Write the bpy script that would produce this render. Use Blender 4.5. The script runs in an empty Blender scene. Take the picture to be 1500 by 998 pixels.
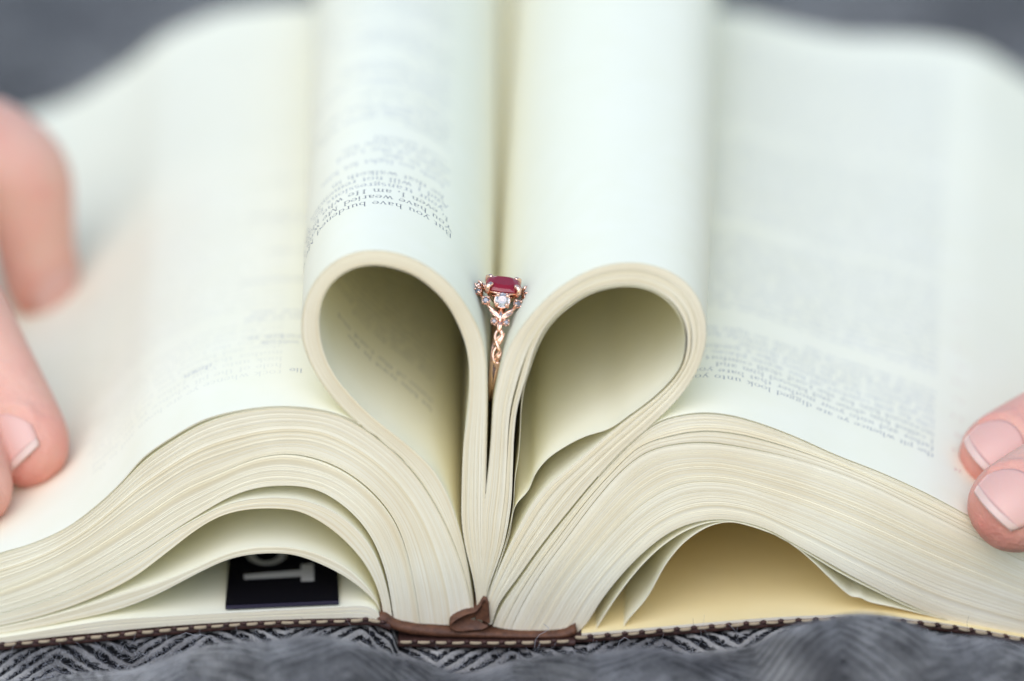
import bpy, math, random
import numpy as np
from mathutils import Vector, Matrix
R = math.radians
random.seed(7); rng = np.random.default_rng(7)
MM = 0.001
scene = bpy.context.scene
COL = scene.collection

# ------------------------------------------------------------------ camera
ELEV = R(22.0); DIST = 690.0; FOC = 126.0
ce, se = math.cos(ELEV), math.sin(ELEV)
CAM = np.array([0.0, -DIST*ce, DIST*se])
cd = bpy.data.cameras.new('camera'); cam = bpy.data.objects.new('camera', cd); COL.objects.link(cam)
cam.location = Vector(CAM)*MM
cam.rotation_euler = (math.pi/2-ELEV, 0, 0)
cd.sensor_width = 36; cd.lens = FOC; cd.clip_start = 0.02; cd.clip_end = 50
cd.dof.use_dof = True; cd.dof.focus_distance = (DIST+13.0)*MM; cd.dof.aperture_fstop = 3.9
scene.camera = cam

# ------------------------------------------------------------------ sky, sun, exposure
world = bpy.data.worlds.new('World'); scene.world = world; world.use_nodes = True
wn = world.node_tree; bg = wn.nodes['Background']
sky = wn.nodes.new('ShaderNodeTexSky'); sky.sky_type = 'NISHITA'; sky.sun_disc = False
SUN_EL, SUN_AZ = R(49), R(-166)      # azimuth measured from +Y, clockwise seen from above
sky.sun_elevation = SUN_EL; sky.sun_rotation = SUN_AZ
sky.air_density = 1.6; sky.dust_density = .6; sky.ozone_density = 1.0
bg.inputs['Strength'].default_value = 0.15
wn.links.new(sky.outputs[0], bg.inputs[0])
sl = bpy.data.lights.new('sun', 'SUN'); sl.energy = 1.25; sl.angle = R(60); sl.color = (1.0, 0.945, 0.975)
so = bpy.data.objects.new('sun', sl); COL.objects.link(so)
sdir = Vector((math.sin(SUN_AZ)*math.cos(SUN_EL), math.cos(SUN_AZ)*math.cos(SUN_EL), math.sin(SUN_EL)))
so.rotation_euler = sdir.to_track_quat('Z', 'Y').to_euler(); so.location = sdir*2
vs = scene.view_settings; vs.view_transform = 'Standard'; vs.look = 'None'; vs.gamma = 1; vs.use_curve_mapping = False
vs.exposure = 0.50
scene.render.engine = 'CYCLES'
cy = scene.cycles; cy.max_bounces = 12; cy.diffuse_bounces = 8; cy.glossy_bounces = 6; cy.transmission_bounces = 10
cy.use_denoising = True; cy.caustics_reflective = False; cy.caustics_refractive = False; cy.sample_clamp_indirect = 6

# ------------------------------------------------------------------ helpers
def U(px, py, Y=0.0):
    """a measured point of the photograph -> x,z in mm on the upright plane at depth Y"""
    k = 36.0/1500/FOC
    a, b = (px-750)*k, (499-py)*k
    d = np.array([a, ce+b*se, -se+b*ce])
    t = (Y-CAM[1])/d[1]
    p = CAM+d*t
    return p[0], p[2]

def smooth_curve(pts, n, Y=0.0, tens=0.5):
    p = np.array([U(x, y, Y) for x, y in pts]); return resample(p, n)

def resample(p, n):
    p = np.asarray(p, float)
    q = np.vstack([2*p[0]-p[1], p, 2*p[-1]-p[-2]])
    out = []
    for i in range(1, len(q)-2):
        p0, p1, p2, p3 = q[i-1], q[i], q[i+1], q[i+2]
        d1 = max(np.linalg.norm(p1-p0), 1e-6)**.5; d2 = max(np.linalg.norm(p2-p1), 1e-6)**.5; d3 = max(np.linalg.norm(p3-p2), 1e-6)**.5
        m1 = (p2-p1)/1.0; 
        t1 = ((p1-p0)/d1-(p2-p0)/(d1+d2)+(p2-p1)/d2)*d2
        t2 = ((p2-p1)/d2-(p3-p1)/(d2+d3)+(p3-p2)/d3)*d2
        for t in np.linspace(0, 1, 16, endpoint=False):
            h = (2*t**3-3*t*t+1, t**3-2*t*t+t, -2*t**3+3*t*t, t**3-t*t)
            out.append(h[0]*p1+h[1]*t1+h[2]*p2+h[3]*t2)
    out.append(p[-1]); out = np.array(out)
    s = np.r_[0, np.cumsum(np.linalg.norm(np.diff(out, axis=0), axis=1))]
    u = np.linspace(0, s[-1], n)
    return np.c_[np.interp(u, s, out[:, 0]), np.interp(u, s, out[:, 1])]

def smooth2(p, k=2):
    p = p.copy()
    for _ in range(k): p[1:-1] = p[1:-1]*.5+(p[:-2]+p[2:])*.25
    return p

def mesh_obj(name, V, F, mats, parent=None, smooth=True, midx=None, attr=None, scale=MM):
    me = bpy.data.meshes.new(name)
    V = np.asarray(V, float)*scale
    me.from_pydata(V.tolist(), [], F)
    for m in (mats if isinstance(mats, (list, tuple)) else [mats]): me.materials.append(m)
    if smooth: me.polygons.foreach_set('use_smooth', np.ones(len(me.polygons), bool))
    if midx is not None: me.polygons.foreach_set('material_index', np.asarray(midx, np.int32))
    if attr is not None:
        a = me.attributes.new('tint', 'FLOAT', 'POINT'); a.data.foreach_set('value', np.asarray(attr, np.float32))
    me.update()
    o = bpy.data.objects.new(name, me); COL.objects.link(o)
    if parent is not None: o.parent = parent
    return o

def empty(name, label, cat, loc=(0, 0, 0), group=None):
    o = bpy.data.objects.new(name, None); COL.objects.link(o); o.empty_display_size = .01
    o.location = Vector(loc)*MM
    o['label'] = label; o['category'] = cat
    if group: o['group'] = group
    return o

class MB:
    def __init__(s): s.V = []; s.F = []; s.M = []; s.T = []; s.n = 0
    def add(s, V, F, mi=0, t=.5):
        V = np.asarray(V, float); s.V.append(V); s.F += [tuple(i+s.n for i in f) for f in F]; s.M += [mi]*len(F)
        s.T.append(np.full(len(V), t) if np.isscalar(t) else np.asarray(t)); s.n += len(V)
    def build(s, name, mats, parent=None, smooth=True):
        return mesh_obj(name, np.vstack(s.V), s.F, mats, parent, smooth, s.M, np.concatenate(s.T))

def grid_faces(a, b, off=0, flip=False):
    F = []
    for i in range(a-1):
        for j in range(b-1):
            q = (off+i*b+j, off+i*b+j+1, off+(i+1)*b+j+1, off+(i+1)*b+j)
            F.append(q[::-1] if flip else q)
    return F

def tube(mb, pts, rad, n=8, mi=0, t=.5, cap=True):
    pts = np.asarray(pts, float); m = len(pts)
    rad = np.full(m, rad) if np.isscalar(rad) else np.asarray(rad, float)
    T = np.gradient(pts, axis=0); T /= np.linalg.norm(T, axis=1)[:, None]+1e-12
    u = np.cross(T[0], [0.31, .2, .93]); u /= np.linalg.norm(u)
    V = []
    for i in range(m):
        u = u-T[i]*np.dot(u, T[i]); u /= np.linalg.norm(u); w = np.cross(T[i], u)
        for k in range(n):
            a = 2*math.pi*k/n; V.append(pts[i]+rad[i]*(math.cos(a)*u+math.sin(a)*w))
    F = [(i*n+k, i*n+(k+1) % n, (i+1)*n+(k+1) % n, (i+1)*n+k) for i in range(m-1) for k in range(n)]
    if cap: F += [tuple(range(n))[::-1], tuple((m-1)*n+k for k in range(n))]
    mb.add(V, F, mi, t)

# ------------------------------------------------------------------ materials
def material(name, col=(.8, .8, .8), rough=.5, metal=0, **kw):
    m = bpy.data.materials.new(name); m.use_nodes = True; b = m.node_tree.nodes['Principled BSDF']
    b.inputs['Base Color'].default_value = (*col, 1); b.inputs['Roughness'].default_value = rough; b.inputs['Metallic'].default_value = metal
    for k, v in kw.items(): b.inputs[k.replace('_', ' ')].default_value = v
    return m, m.node_tree, b

def N(nt, typ, **kw):
    n = nt.nodes.new(typ)
    for k, v in kw.items():
        if k.startswith('i_'): n.inputs[k[2:].replace('_', ' ')].default_value = v
        else: setattr(n, k, v)
    return n

def objcoord(nt, scale):
    tc = N(nt, 'ShaderNodeTexCoord'); mp = N(nt, 'ShaderNodeMapping'); mp.inputs['Scale'].default_value = scale
    nt.links.new(tc.outputs['Object'], mp.inputs[0]); return mp

def ramp(nt, stops):
    r = N(nt, 'ShaderNodeValToRGB'); e = r.color_ramp.elements
    e[0].position, e[0].color = stops[0][0], (*stops[0][1], 1); e[1].position, e[1].color = stops[-1][0], (*stops[-1][1], 1)
    for p, c in stops[1:-1]: q = e.new(p); q.color = (*c, 1)
    return r

def paper_mat(name, a, b_, transl=.0, fine=300):
    m, nt, b = material(name, a, .75); b.inputs['Specular IOR Level'].default_value = .18
    n1 = N(nt, 'ShaderNodeTexNoise', i_Scale=fine, i_Detail=4.0); mp = objcoord(nt, (1, 1, 1)); nt.links.new(mp.outputs[0], n1.inputs[0])
    r = ramp(nt, [(.3, a), (.7, b_)]); nt.links.new(n1.outputs[0], r.inputs[0]); nt.links.new(r.outputs[0], b.inputs['Base Color'])
    bp = N(nt, 'ShaderNodeBump', i_Strength=.08, i_Distance=.0002)
    n2 = N(nt, 'ShaderNodeTexNoise', i_Scale=2600.0, i_Detail=2.0); nt.links.new(mp.outputs[0], n2.inputs[0])
    nt.links.new(n2.outputs[0], bp.inputs['Height']); nt.links.new(bp.outputs[0], b.inputs['Normal'])
    if transl > 0:
        tr = N(nt, 'ShaderNodeBsdfTranslucent'); tr.inputs[0].default_value = (.93, .90, .55, 1); mx = N(nt, 'ShaderNodeMixShader'); mx.inputs[0].default_value = transl
        out = nt.nodes['Material Output']; nt.links.new(b.outputs[0], mx.inputs[1]); nt.links.new(tr.outputs[0], mx.inputs[2]); nt.links.new(mx.outputs[0], out.inputs[0])
    return m
PAPER = paper_mat('page_paper', (.868, .829, .635), (.883, .845, .665), 0, 120)
PAPER_Y = paper_mat('cream_endpaper', (.86, .70, .36), (.89, .74, .41), 0, 60)

def edge_mat():
    m, nt, b = material('page_edges', (.80, .74, .60), .85); b.inputs['Specular IOR Level'].default_value = .1
    at = N(nt, 'ShaderNodeAttribute', attribute_name='tint')
    r = ramp(nt, [(0, (.79, .69, .49)), (.45, (.83, .755, .585)), (1, (.87, .81, .66))]); nt.links.new(at.outputs['Fac'], r.inputs[0])
    mp = objcoord(nt, (1, 1, 1))
    n1 = N(nt, 'ShaderNodeTexNoise', i_Scale=55.0, i_Detail=5.0); nt.links.new(mp.outputs[0], n1.inputs[0])
    r2 = ramp(nt, [(.35, (.93, .90, .86)), (.65, (1, 1, 1))]); nt.links.new(n1.outputs[0], r2.inputs[0])
    mx = N(nt, 'ShaderNodeMix', data_type='RGBA', blend_type='MULTIPLY'); mx.inputs[0].default_value = 1
    nt.links.new(r.outputs[0], mx.inputs[6]); nt.links.new(r2.outputs[0], mx.inputs[7])
    # faint pink specks of wear
    v = N(nt, 'ShaderNodeTexVoronoi', i_Scale=110.0); nt.links.new(mp.outputs[0], v.inputs[0])
    r3 = ramp(nt, [(.06, (1, 1, 1)), (.11, (0, 0, 0))]); nt.links.new(v.outputs['Distance'], r3.inputs[0])
    n3 = N(nt, 'ShaderNodeTexNoise', i_Scale=28.0); nt.links.new(mp.outputs[0], n3.inputs[0])
    r4 = ramp(nt, [(.60, (0, 0, 0)), (.68, (1, 1, 1))]); nt.links.new(n3.outputs[0], r4.inputs[0])
    mu = N(nt, 'ShaderNodeMath', operation='MULTIPLY'); nt.links.new(r3.outputs[0], mu.inputs[0]); nt.links.new(r4.outputs[0], mu.inputs[1])
    mu2 = N(nt, 'ShaderNodeMath', operation='MULTIPLY'); mu2.inputs[1].default_value = .35; nt.links.new(mu.outputs[0], mu2.inputs[0])
    m2 = N(nt, 'ShaderNodeMix', data_type='RGBA'); nt.links.new(mu2.outputs[0], m2.inputs[0]); nt.links.new(mx.outputs[2], m2.inputs[6]); m2.inputs[7].default_value = (.8, .35, .25, 1)
    nt.links.new(m2.outputs[2], b.inputs['Base Color'])
    return m
EDGE = edge_mat()
INK, _, _ = material('printing_ink', (.11, .11, .13), .7)
INK_GREY, _, _ = material('faint_ink', (.38, .38, .40), .7)
INK_SOFT, _, _ = material('pale_ink', (.27, .27, .29), .7)  # paler grey stands in for print washing out with blur, not wear
GHOST, _, _ = material('show_through', (.74, .71, .57), .8)
INK_RED, _, _ = material('red_ink', (.62, .32, .30), .7)

def leather(name, a, b_):
    m, nt, b = material(name, a, .62); mp = objcoord(nt, (1, 1, 1))
    n = N(nt, 'ShaderNodeTexNoise', i_Scale=700.0, i_Detail=6.0, i_Roughness=.65); nt.links.new(mp.outputs[0], n.inputs[0])
    r = ramp(nt, [(.3, a), (.72, b_)]); nt.links.new(n.outputs[0], r.inputs[0]); nt.links.new(r.outputs[0], b.inputs['Base Color'])
    bp = N(nt, 'ShaderNodeBump', i_Strength=.6, i_Distance=.0003); nt.links.new(n.outputs[0], bp.inputs['Height']); nt.links.new(bp.outputs[0], b.inputs['Normal'])
    return m
LEATHER = leather('dark_brown_leather', (.028, .010, .007), (.085, .032, .022))
TAN = leather('tan_leather_lining', (.060, .021, .009), (.17, .066, .028))
THREAD, _, _ = material('cream_thread', (.40, .31, .20), .9)
LABEL_BLACK, _, _ = material('black_card', (.004, .0035, .005), .8, Specular_IOR_Level=.08)
LABEL_EDGE, _, _ = material('black_card_edge', (.03, .025, .045), .5)
LABEL_WHITE, _, _ = material('white_print', (.55, .53, .50), .6)

# ------------------------------------------------------------------ how the pages fan out towards the far end of the book
L = 240.0
GX, ZB = -5.9, U(705, 926)[1]
def flare(x, z, Y):
    t = Y/L
    h = z-ZB
    hi = np.clip((z+9)/12, 0, 1); hi = hi*hi*(3-2*hi)
    x2 = GX+(x-GX)*(1+.30*t)+2.2*t+np.tanh((x+4.45)/.35)*(-.80*min(1, Y/36.92)*(1-hi)*np.clip((h-26)/12, 0, 1)+1.2*t*hi)*np.exp(-np.abs(x+4.4)/30)
    hp = np.maximum(h, 0)
    r = np.clip((x-48)/50, 0, 1); l = np.clip((-48-x)/60, 0, 1)
    lift = (17*r*r*(3-2*r)+11*l*l*(3-2*l))*np.clip(hp/26, 0, 1)
    z2 = ZB+h+hp*.18*t+lift*t
    return x2, z2

class Sheet:
    """one leaf of paper: profile in x,z, swept along Y with the fan-out; thickness th"""
    def __init__(s, c, Y0, Y1, ny=2, wav=0.0, seed=0, lift=0.0):
        s.c = np.asarray(c); n = len(s.c)
        T = np.gradient(s.c, axis=0); T /= np.linalg.norm(T, axis=1)[:, None]+1e-9
        s.nrm = np.c_[-T[:, 1], T[:, 0]]
        s.Y = np.linspace(Y0, Y1, ny) if ny != 3 else np.array([Y0, 36.92, Y1])
        s.arc = np.r_[0, np.cumsum(np.linalg.norm(np.diff(s.c, axis=0), axis=1))]
        P = np.zeros((n, ny, 3))
        for j, Y in enumerate(s.Y):
            w = 0
            if wav:
                a = s.arc
                w = wav*(np.sin(Y*.045+a*.021+seed)*np.sin(a*.033+seed*2.1+Y*.012)+.45*np.sin(Y*.11+seed*3+a*.01)+.9)*min(1, Y/18)
                w = w*np.minimum(1, np.minimum(a, a[-1]-a)/20)
            cc = s.c+s.nrm*(w+lift)[:, None] if wav else s.c
            x2, z2 = flare(cc[:, 0], cc[:, 1], Y)
            P[:, j] = np.c_[x2, np.full(n, Y), z2]
        s.P = P
    def at(s, a, Y, off=0.0):
        i = np.interp(a, s.arc, np.arange(len(s.arc))); i0 = np.clip(np.floor(i).astype(int), 0, len(s.arc)-2); f = (i-i0)[:, None]
        j = (Y-s.Y[0])/(s.Y[1]-s.Y[0]); j0 = np.clip(np.floor(j).astype(int), 0, len(s.Y)-2); g = (j-j0)[:, None]
        P = s.P
        p = (P[i0, j0]*(1-f)+P[i0+1, j0]*f)*(1-g)+(P[i0, j0+1]*(1-f)+P[i0+1, j0+1]*f)*g
        t = P[i0+1, j0]-P[i0, j0]; nn = np.c_[-t[:, 2], np.zeros(len(t)), t[:, 0]]; nn /= np.linalg.norm(nn, axis=1)[:, None]
        return p+nn*off
    def add(s, mb, th, tint=.5, m_surf=0, m_edge=1):
        n, ny, _ = s.P.shape
        d = np.zeros_like(s.P); d[:, :, 0] = s.nrm[:, 0][:, None]; d[:, :, 2] = s.nrm[:, 1][:, None]
        A = s.P; B = s.P-d*th
        F = grid_faces(n, ny)
        mb.add(A.reshape(-1, 3), F, m_surf, tint)
        mb.add(B.reshape(-1, 3), grid_faces(n, ny, 0, True), m_surf, tint)
        for j in (0, ny-1):
            V = np.concatenate([A[:, j], B[:, j]]); 
            mb.add(V, [((i, i+1, n+i+1, n+i) if j == 0 else (i+1, i, n+i, n+i+1)) for i in range(n-1)], m_edge, tint)
        for i in (0, n-1):
            V = np.concatenate([A[i], B[i]])
            mb.add(V, [(j, j+1, ny+j+1, ny+j) for j in range(ny-1)], m_edge, tint)

book = empty('open_book', 'thick open book, its middle pages curled into a heart, brown stitched leather cover', 'book', (0, 0, 0))

def bundle(top, bot, n, name='page_bundle', fill=.985, rough=.22, label=None, NS=110, seed=0, wob=.22, yfront=0.0):
    """n sheets lying between two profiles (both resampled alike); every sheet is real, its front edge a little ahead or back"""
    r = np.random.default_rng(seed+11)
    mb = MB(); 
    lowf = np.interp(np.arange(n), np.linspace(0, n, max(3, n//5)), r.normal(0, 1, max(3, n//5)))
    a = resample(top, NS) if len(top) != NS else top; b = resample(bot, NS) if len(bot) != NS else bot
    # uneven spacing between the leaves
    w = np.exp(r.normal(0, .25, n)); f = np.r_[0, np.cumsum(w)]/w.sum()
    ss = np.linspace(0, 1, NS)
    for i in range(n):
        ph = r.uniform(0, 6.28, 2)
        jit = wob*(f[1]*.5)*np.sin(ss*r.uniform(5, 14)+ph[0])*(0 if i in (0, n-1) else 1)
        u0 = (f[i]+jit)[:, None]; u1 = (f[i+1])
        c = a*(1-u0)+b*u0
        d = np.linalg.norm((b-a)*(f[i+1]-f[i]), axis=1)
        th = float(np.clip(np.median(d)*fill, .02, .3))
        sh = Sheet(c, yfront+max(0, 0.10+.30*rough*(.6*lowf[i]+.5*r.normal())), L+r.normal()*.3, 3 if 'curled' in name else 2)
        # thickness follows the local spacing so that leaves close up where the block is pinched
        n_, ny, _ = sh.P.shape
        dd = np.zeros_like(sh.P); e = (b-a)*(f[i+1]-f[i])*fill
        tint = float(np.clip(.5+.20*lowf[i]+.28*r.normal(), 0, 1))
        A = sh.P; B = np.zeros_like(A)
        for j, Y in enumerate(sh.Y):
            x2, z2 = flare(c[:, 0]+e[:, 0], c[:, 1]+e[:, 1], Y); B[:, j] = np.c_[x2, np.full(NS, Y), z2]
        mb.add(A.reshape(-1, 3), grid_faces(NS, ny), 0, tint); mb.add(B.reshape(-1, 3), grid_faces(NS, ny, 0, True), 0, tint)
        for j in (0, ny-1):
            V = np.concatenate([A[:, j], B[:, j]]); mb.add(V, [((k, k+1, NS+k+1, NS+k) if j == 0 else (k+1, k, NS+k, NS+k+1)) for k in range(NS-1)], 1, tint)
        for k in (0, NS-1):
            V = np.concatenate([A[k], B[k]]); mb.add(V, [(0, 1, 3, 2)], 1, tint)
    o = mb.build(name, [PAPER, EDGE], book); o['kind'] = 'stuff'
    if label: o['label'] = label
    return o

def C(pts, n=110, k=3): return smooth2(smooth_curve(pts, n), k)

def single(pts, name='page', ny=16, wav=.25, th=.09, NS=260, seed=1, Y0=0.1, label=None, mats=None, k=8, tint=.6):
    c = smooth2(smooth_curve(pts, NS), k)
    sh = Sheet(c, Y0, L, ny, wav, seed)
    mb = MB(); sh.add(mb, th, tint); o = mb.build(name, mats or [PAPER, EDGE], book)
    if label: o['label'] = label
    return o, sh

# ------------------------------------------------------------------ left block
C0 = [(-140,862),(-60,836),(0,813),(44,800),(97,776),(145,741),(176,712),(211,677),(246,652),(298,622),(351,605),(408,598),(461,602),(500,611),(526,625),(562,651),(600,687),(635,737),(661,790),(679,840),(689,880),(693,918)]
C1 = [(-140,902),(0,866),(100,824),(200,762),(270,716),(325,692),(371,673),(419,665),(464,672),(509,692),(551,726),(579,764),(594,802),(604,842),(611,880),(616,914)]
C1b = [(-140.0, 902.55), (0.0, 866.55), (100.0, 824.55), (200.0, 762.55), (270.0, 716.55), (325.0, 692.83), (371.0, 674.1), (419.0, 666.65), (464.0, 674.75), (509.0, 695.3), (549.9, 728.75), (577.9, 765.65), (593.17, 802.55), (603.45, 842.0), (610.45, 880.0), (615.45, 914.0)]
C2 = [(-140,926),(0,899),(100,866),(200,813),(260,774),(294,753),(336,729),(374,716),(416,712),(457,716),(492,733),(527,764),(549,797),(565,840),(573,880),(577,908)]
C2b= [(-140,927),(0,900),(100,867),(200,814.5),(260,776),(294,757),(336,738),(374,730.5),(410,729),(443,732.5),(492,751),(525,778),(546,806),(562,845),(571,882),(575,909)]
C3 = [(-140,938),(0,917),(100,890),(189,850),(249,806),(284,779),(319,758),(353,748),(395,745),(437,749),(475,768),(509,796),(537,830),(555,868),(563,908)]
C4 = [(-140,939),(0,919),(100,895),(189,866),(232,853),(284,832),(336,810),(374,802),(423,802),(464,811),(509,833),(538,860),(553,882),(560,908)]
C5 = [(-140,946),(0,929),(100,910),(180,891),(232,870),(284,843),(326,823),(353,815),(388,811),(430,813),(475,829),(513,850),(545,877),(556,891),(558,909)]
C6 = [(-140,947),(0,930),(80,917),(154,905),(240,899),(329,894),(420,889),(499,885),(540,884),(556,894),(557,910)]
C7 = [(-140,958),(0,939),(80,929),(154,922),(240,914),(329,908),(420,904),(499,902),(540,902),(552,906),(556,912)]
bundle(C(C0), C(C1), 62, seed=1)
bundle(C(C1b), C(C2), 44, seed=2)
bundle(C(C2b), C(C3), 12, seed=3)
bundle(C(C4), C(C5), 9, seed=4)
bundle(C(C6), C(C7), 11, seed=5, yfront=-1.35)
# ------------------------------------------------------------------ left curled bundle
LO = [(701,915),(706,885),(709,850),(710,783),(711,700),(712,640),(712.5,580),(710,519),(701,484),(686,455),(667,427),(644,404),(603,379),(558,368),(520,371),(485,388),(460,416),(446,448),(442,478),(444,500),(451,523),(466,553),(490,586),(526,621),(561,647),(600,684),(635,734),(661,787),(679,838),(689,878),(694,916)]
LI = [(699.5,915),(699,885),(694,850),(682,800),(677,765),(677,715),(680,650),(686,605),(688.5,564),(686,519),(673,478),(651,440),(612,406),(580,393),(548,388),(515,394),(488,412),(472,438),(467,465),(468,490),(474.5,519),(490,551),(516,583),(548,614),(580,639),(604,659),(634,689),(655,725),(668,762),(679,802),(688,852),(696,915)]
bundle(C(LO, 200, 2), C(LI, 200, 2), 30, 'curled_page_bundle', seed=6, rough=.3, NS=200)
# ------------------------------------------------------------------ right curled bundle
RO = [(704,915),(704,870),(706,819),(708,783),(708,752),(712,722),(717,680),(720.5,640),(723.5,595),(730,561),(740,523.5),(757.5,489.5),(781,459),(812,428),(843,407.5),(880,391.5),(921,385.5),(958.5,390.5),(992,405),(1016,428),(1030,458),(1034,492),(1024,535),(1003,571),(979,598.5),(955,621),(916,655),(873,700),(831,750),(791,800),(755,850),(730,885),(720,915)]
RI = [(706,915),(714,869),(738,798),(748.5,740),(751,690),(753,640),(757,602),(763,578),(771,551),(785,507),(802,476),(829,449),(863,428),(900,418),(938,418.5),(968,430),(991,450),(1004,476),(1007,506),(1000,538),(981,565),(951,592),(924,611.5),(897,633),(857,667),(822,696),(803,712),(778,742),(760,774),(745,803),(728,841),(715,878),(711,915)]
ro, ri = C(RO, 200, 2), C(RI, 200, 2)
s_ = np.linspace(0, 1, 200)[:, None]
bundle(ro, ro+(ri-ro)*.41, 11, 'curled_page_bundle', seed=7, NS=200, rough=.3)
bundle(ro+(ri-ro)*(.415+.02*np.exp(-((s_-.5)/.1)**2)), ro+(ri-ro)*.725, 8, 'curled_page_bundle', seed=8, NS=200, rough=.3)
gap = .015+.07*np.exp(-((s_-.28)/.05)**2)+.06*np.exp(-((s_-.62)/.06)**2)
bundle(ro+(ri-ro)*(.72+gap), ri, 6, 'curled_page_bundle', seed=9, NS=200, rough=.3)
# ------------------------------------------------------------------ right block
R0 = [(722,918),(733,892),(758,856),(794,804),(834,753),(876,702),(919,657),(957,624.5),(982,614),(1026,607.5),(1069,611),(1113,623),(1166,643),(1223,668.5),(1289,694),(1355,724),(1421,759),(1465,781),(1500,797),(1560,822),(1650,852)]
G1 = [(735,921),(752,885),(785,832),(822,782),(862,730),(903,685),(938,653),(982,638.5),(1026,631),(1078,635),(1131,648),(1184,665),(1250,690),(1330,726),(1421,770),(1500,812),(1650,866)]
G1b = [(735.6, 921.0), (752.6, 885.6), (785.6, 832.6), (822.6, 782.6), (862.6, 730.9), (903.6, 685.9), (938.0, 654.2), (982.0, 640.3), (1026.0, 633.1), (1078.0, 637.1), (1131.0, 649.8), (1184.0, 666.2), (1250.0, 690.6), (1330.0, 726.6), (1421.0, 770.6), (1500.0, 812.6), (1650.0, 866.6)]
G2 = [(748,923),(765,886),(795,836),(832,786),(872,733),(909,691),(946,662.5),(990,650.5),(1039,648),(1087,655),(1148,668),(1200,683),(1270,709),(1350,747),(1430,787),(1500,823),(1650,876)]
G2b = [(748.6, 923.0), (765.6, 886.6), (795.6, 836.6), (832.6, 786.6), (872.6, 733.9), (909.6, 692.2), (946.0, 664.3), (990.0, 652.6), (1039.0, 650.4), (1087.0, 656.8), (1148.0, 668.9), (1200.0, 683.6), (1270.0, 709.6), (1350.0, 747.6), (1430.0, 787.6), (1500.0, 823.6), (1650.0, 876.6)]
RB = [(845,928),(857,918),(878,884),(912,841),(947,806),(982,780),(1017,766),(1052,761.5),(1087,765),(1131,779),(1157,794),(1201,818),(1245,843),(1289,866),(1333,887),(1377,905),(1421,918),(1465,928),(1500,935),(1650,956)]
bundle(C(R0), C(G1), 15, seed=10, rough=.3)
bundle(C(G1b), C(G2), 9, seed=12)
bundle(C(G2b), C(RB), 90, seed=13)
# loose leaves under the right block
E1 = [(868,930),(880,910),(905,872),(940,828),(975,796),(1010,775),(1045,764.5),(1080,765.5),(1120,777),(1150,792),(1190,815),(1235,842),(1289,869),(1333,890),(1400,913),(1500,937),(1650,958)]
single(E1, wav=0, ny=2, seed=3)
E2 = [(908,930),(917,912),(947,876),(977,824),(1004,793),(1039,771),(1069,765),(1096,770),(1135,784),(1166,802),(1192,824),(1219,850),(1238,867),(1249,874.5),(1260,875),(1271,881),(1311,890),(1368,904),(1450,925),(1520,941),(1650,960)]
single(E2, wav=0, ny=2, seed=4, k=2, label='loose white end leaf above the yellow endpaper')
P1 = [(852,924),(982,913),(1113,902),(1201,897.5),(1289,898),(1377,908),(1500,930),(1650,956)]
P2 = [(852,934),(982,923),(1113,912),(1201,908),(1289,908.5),(1377,917),(1500,939),(1650,965)]
c = C(P1); d_ = C(P2)
mb = MB(); Sheet(c, -1.2, L).add(mb, .9, .9); mb.build('endpaper', [PAPER_Y, EDGE], book)['label'] = 'yellow endpaper lining the right cover'

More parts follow.
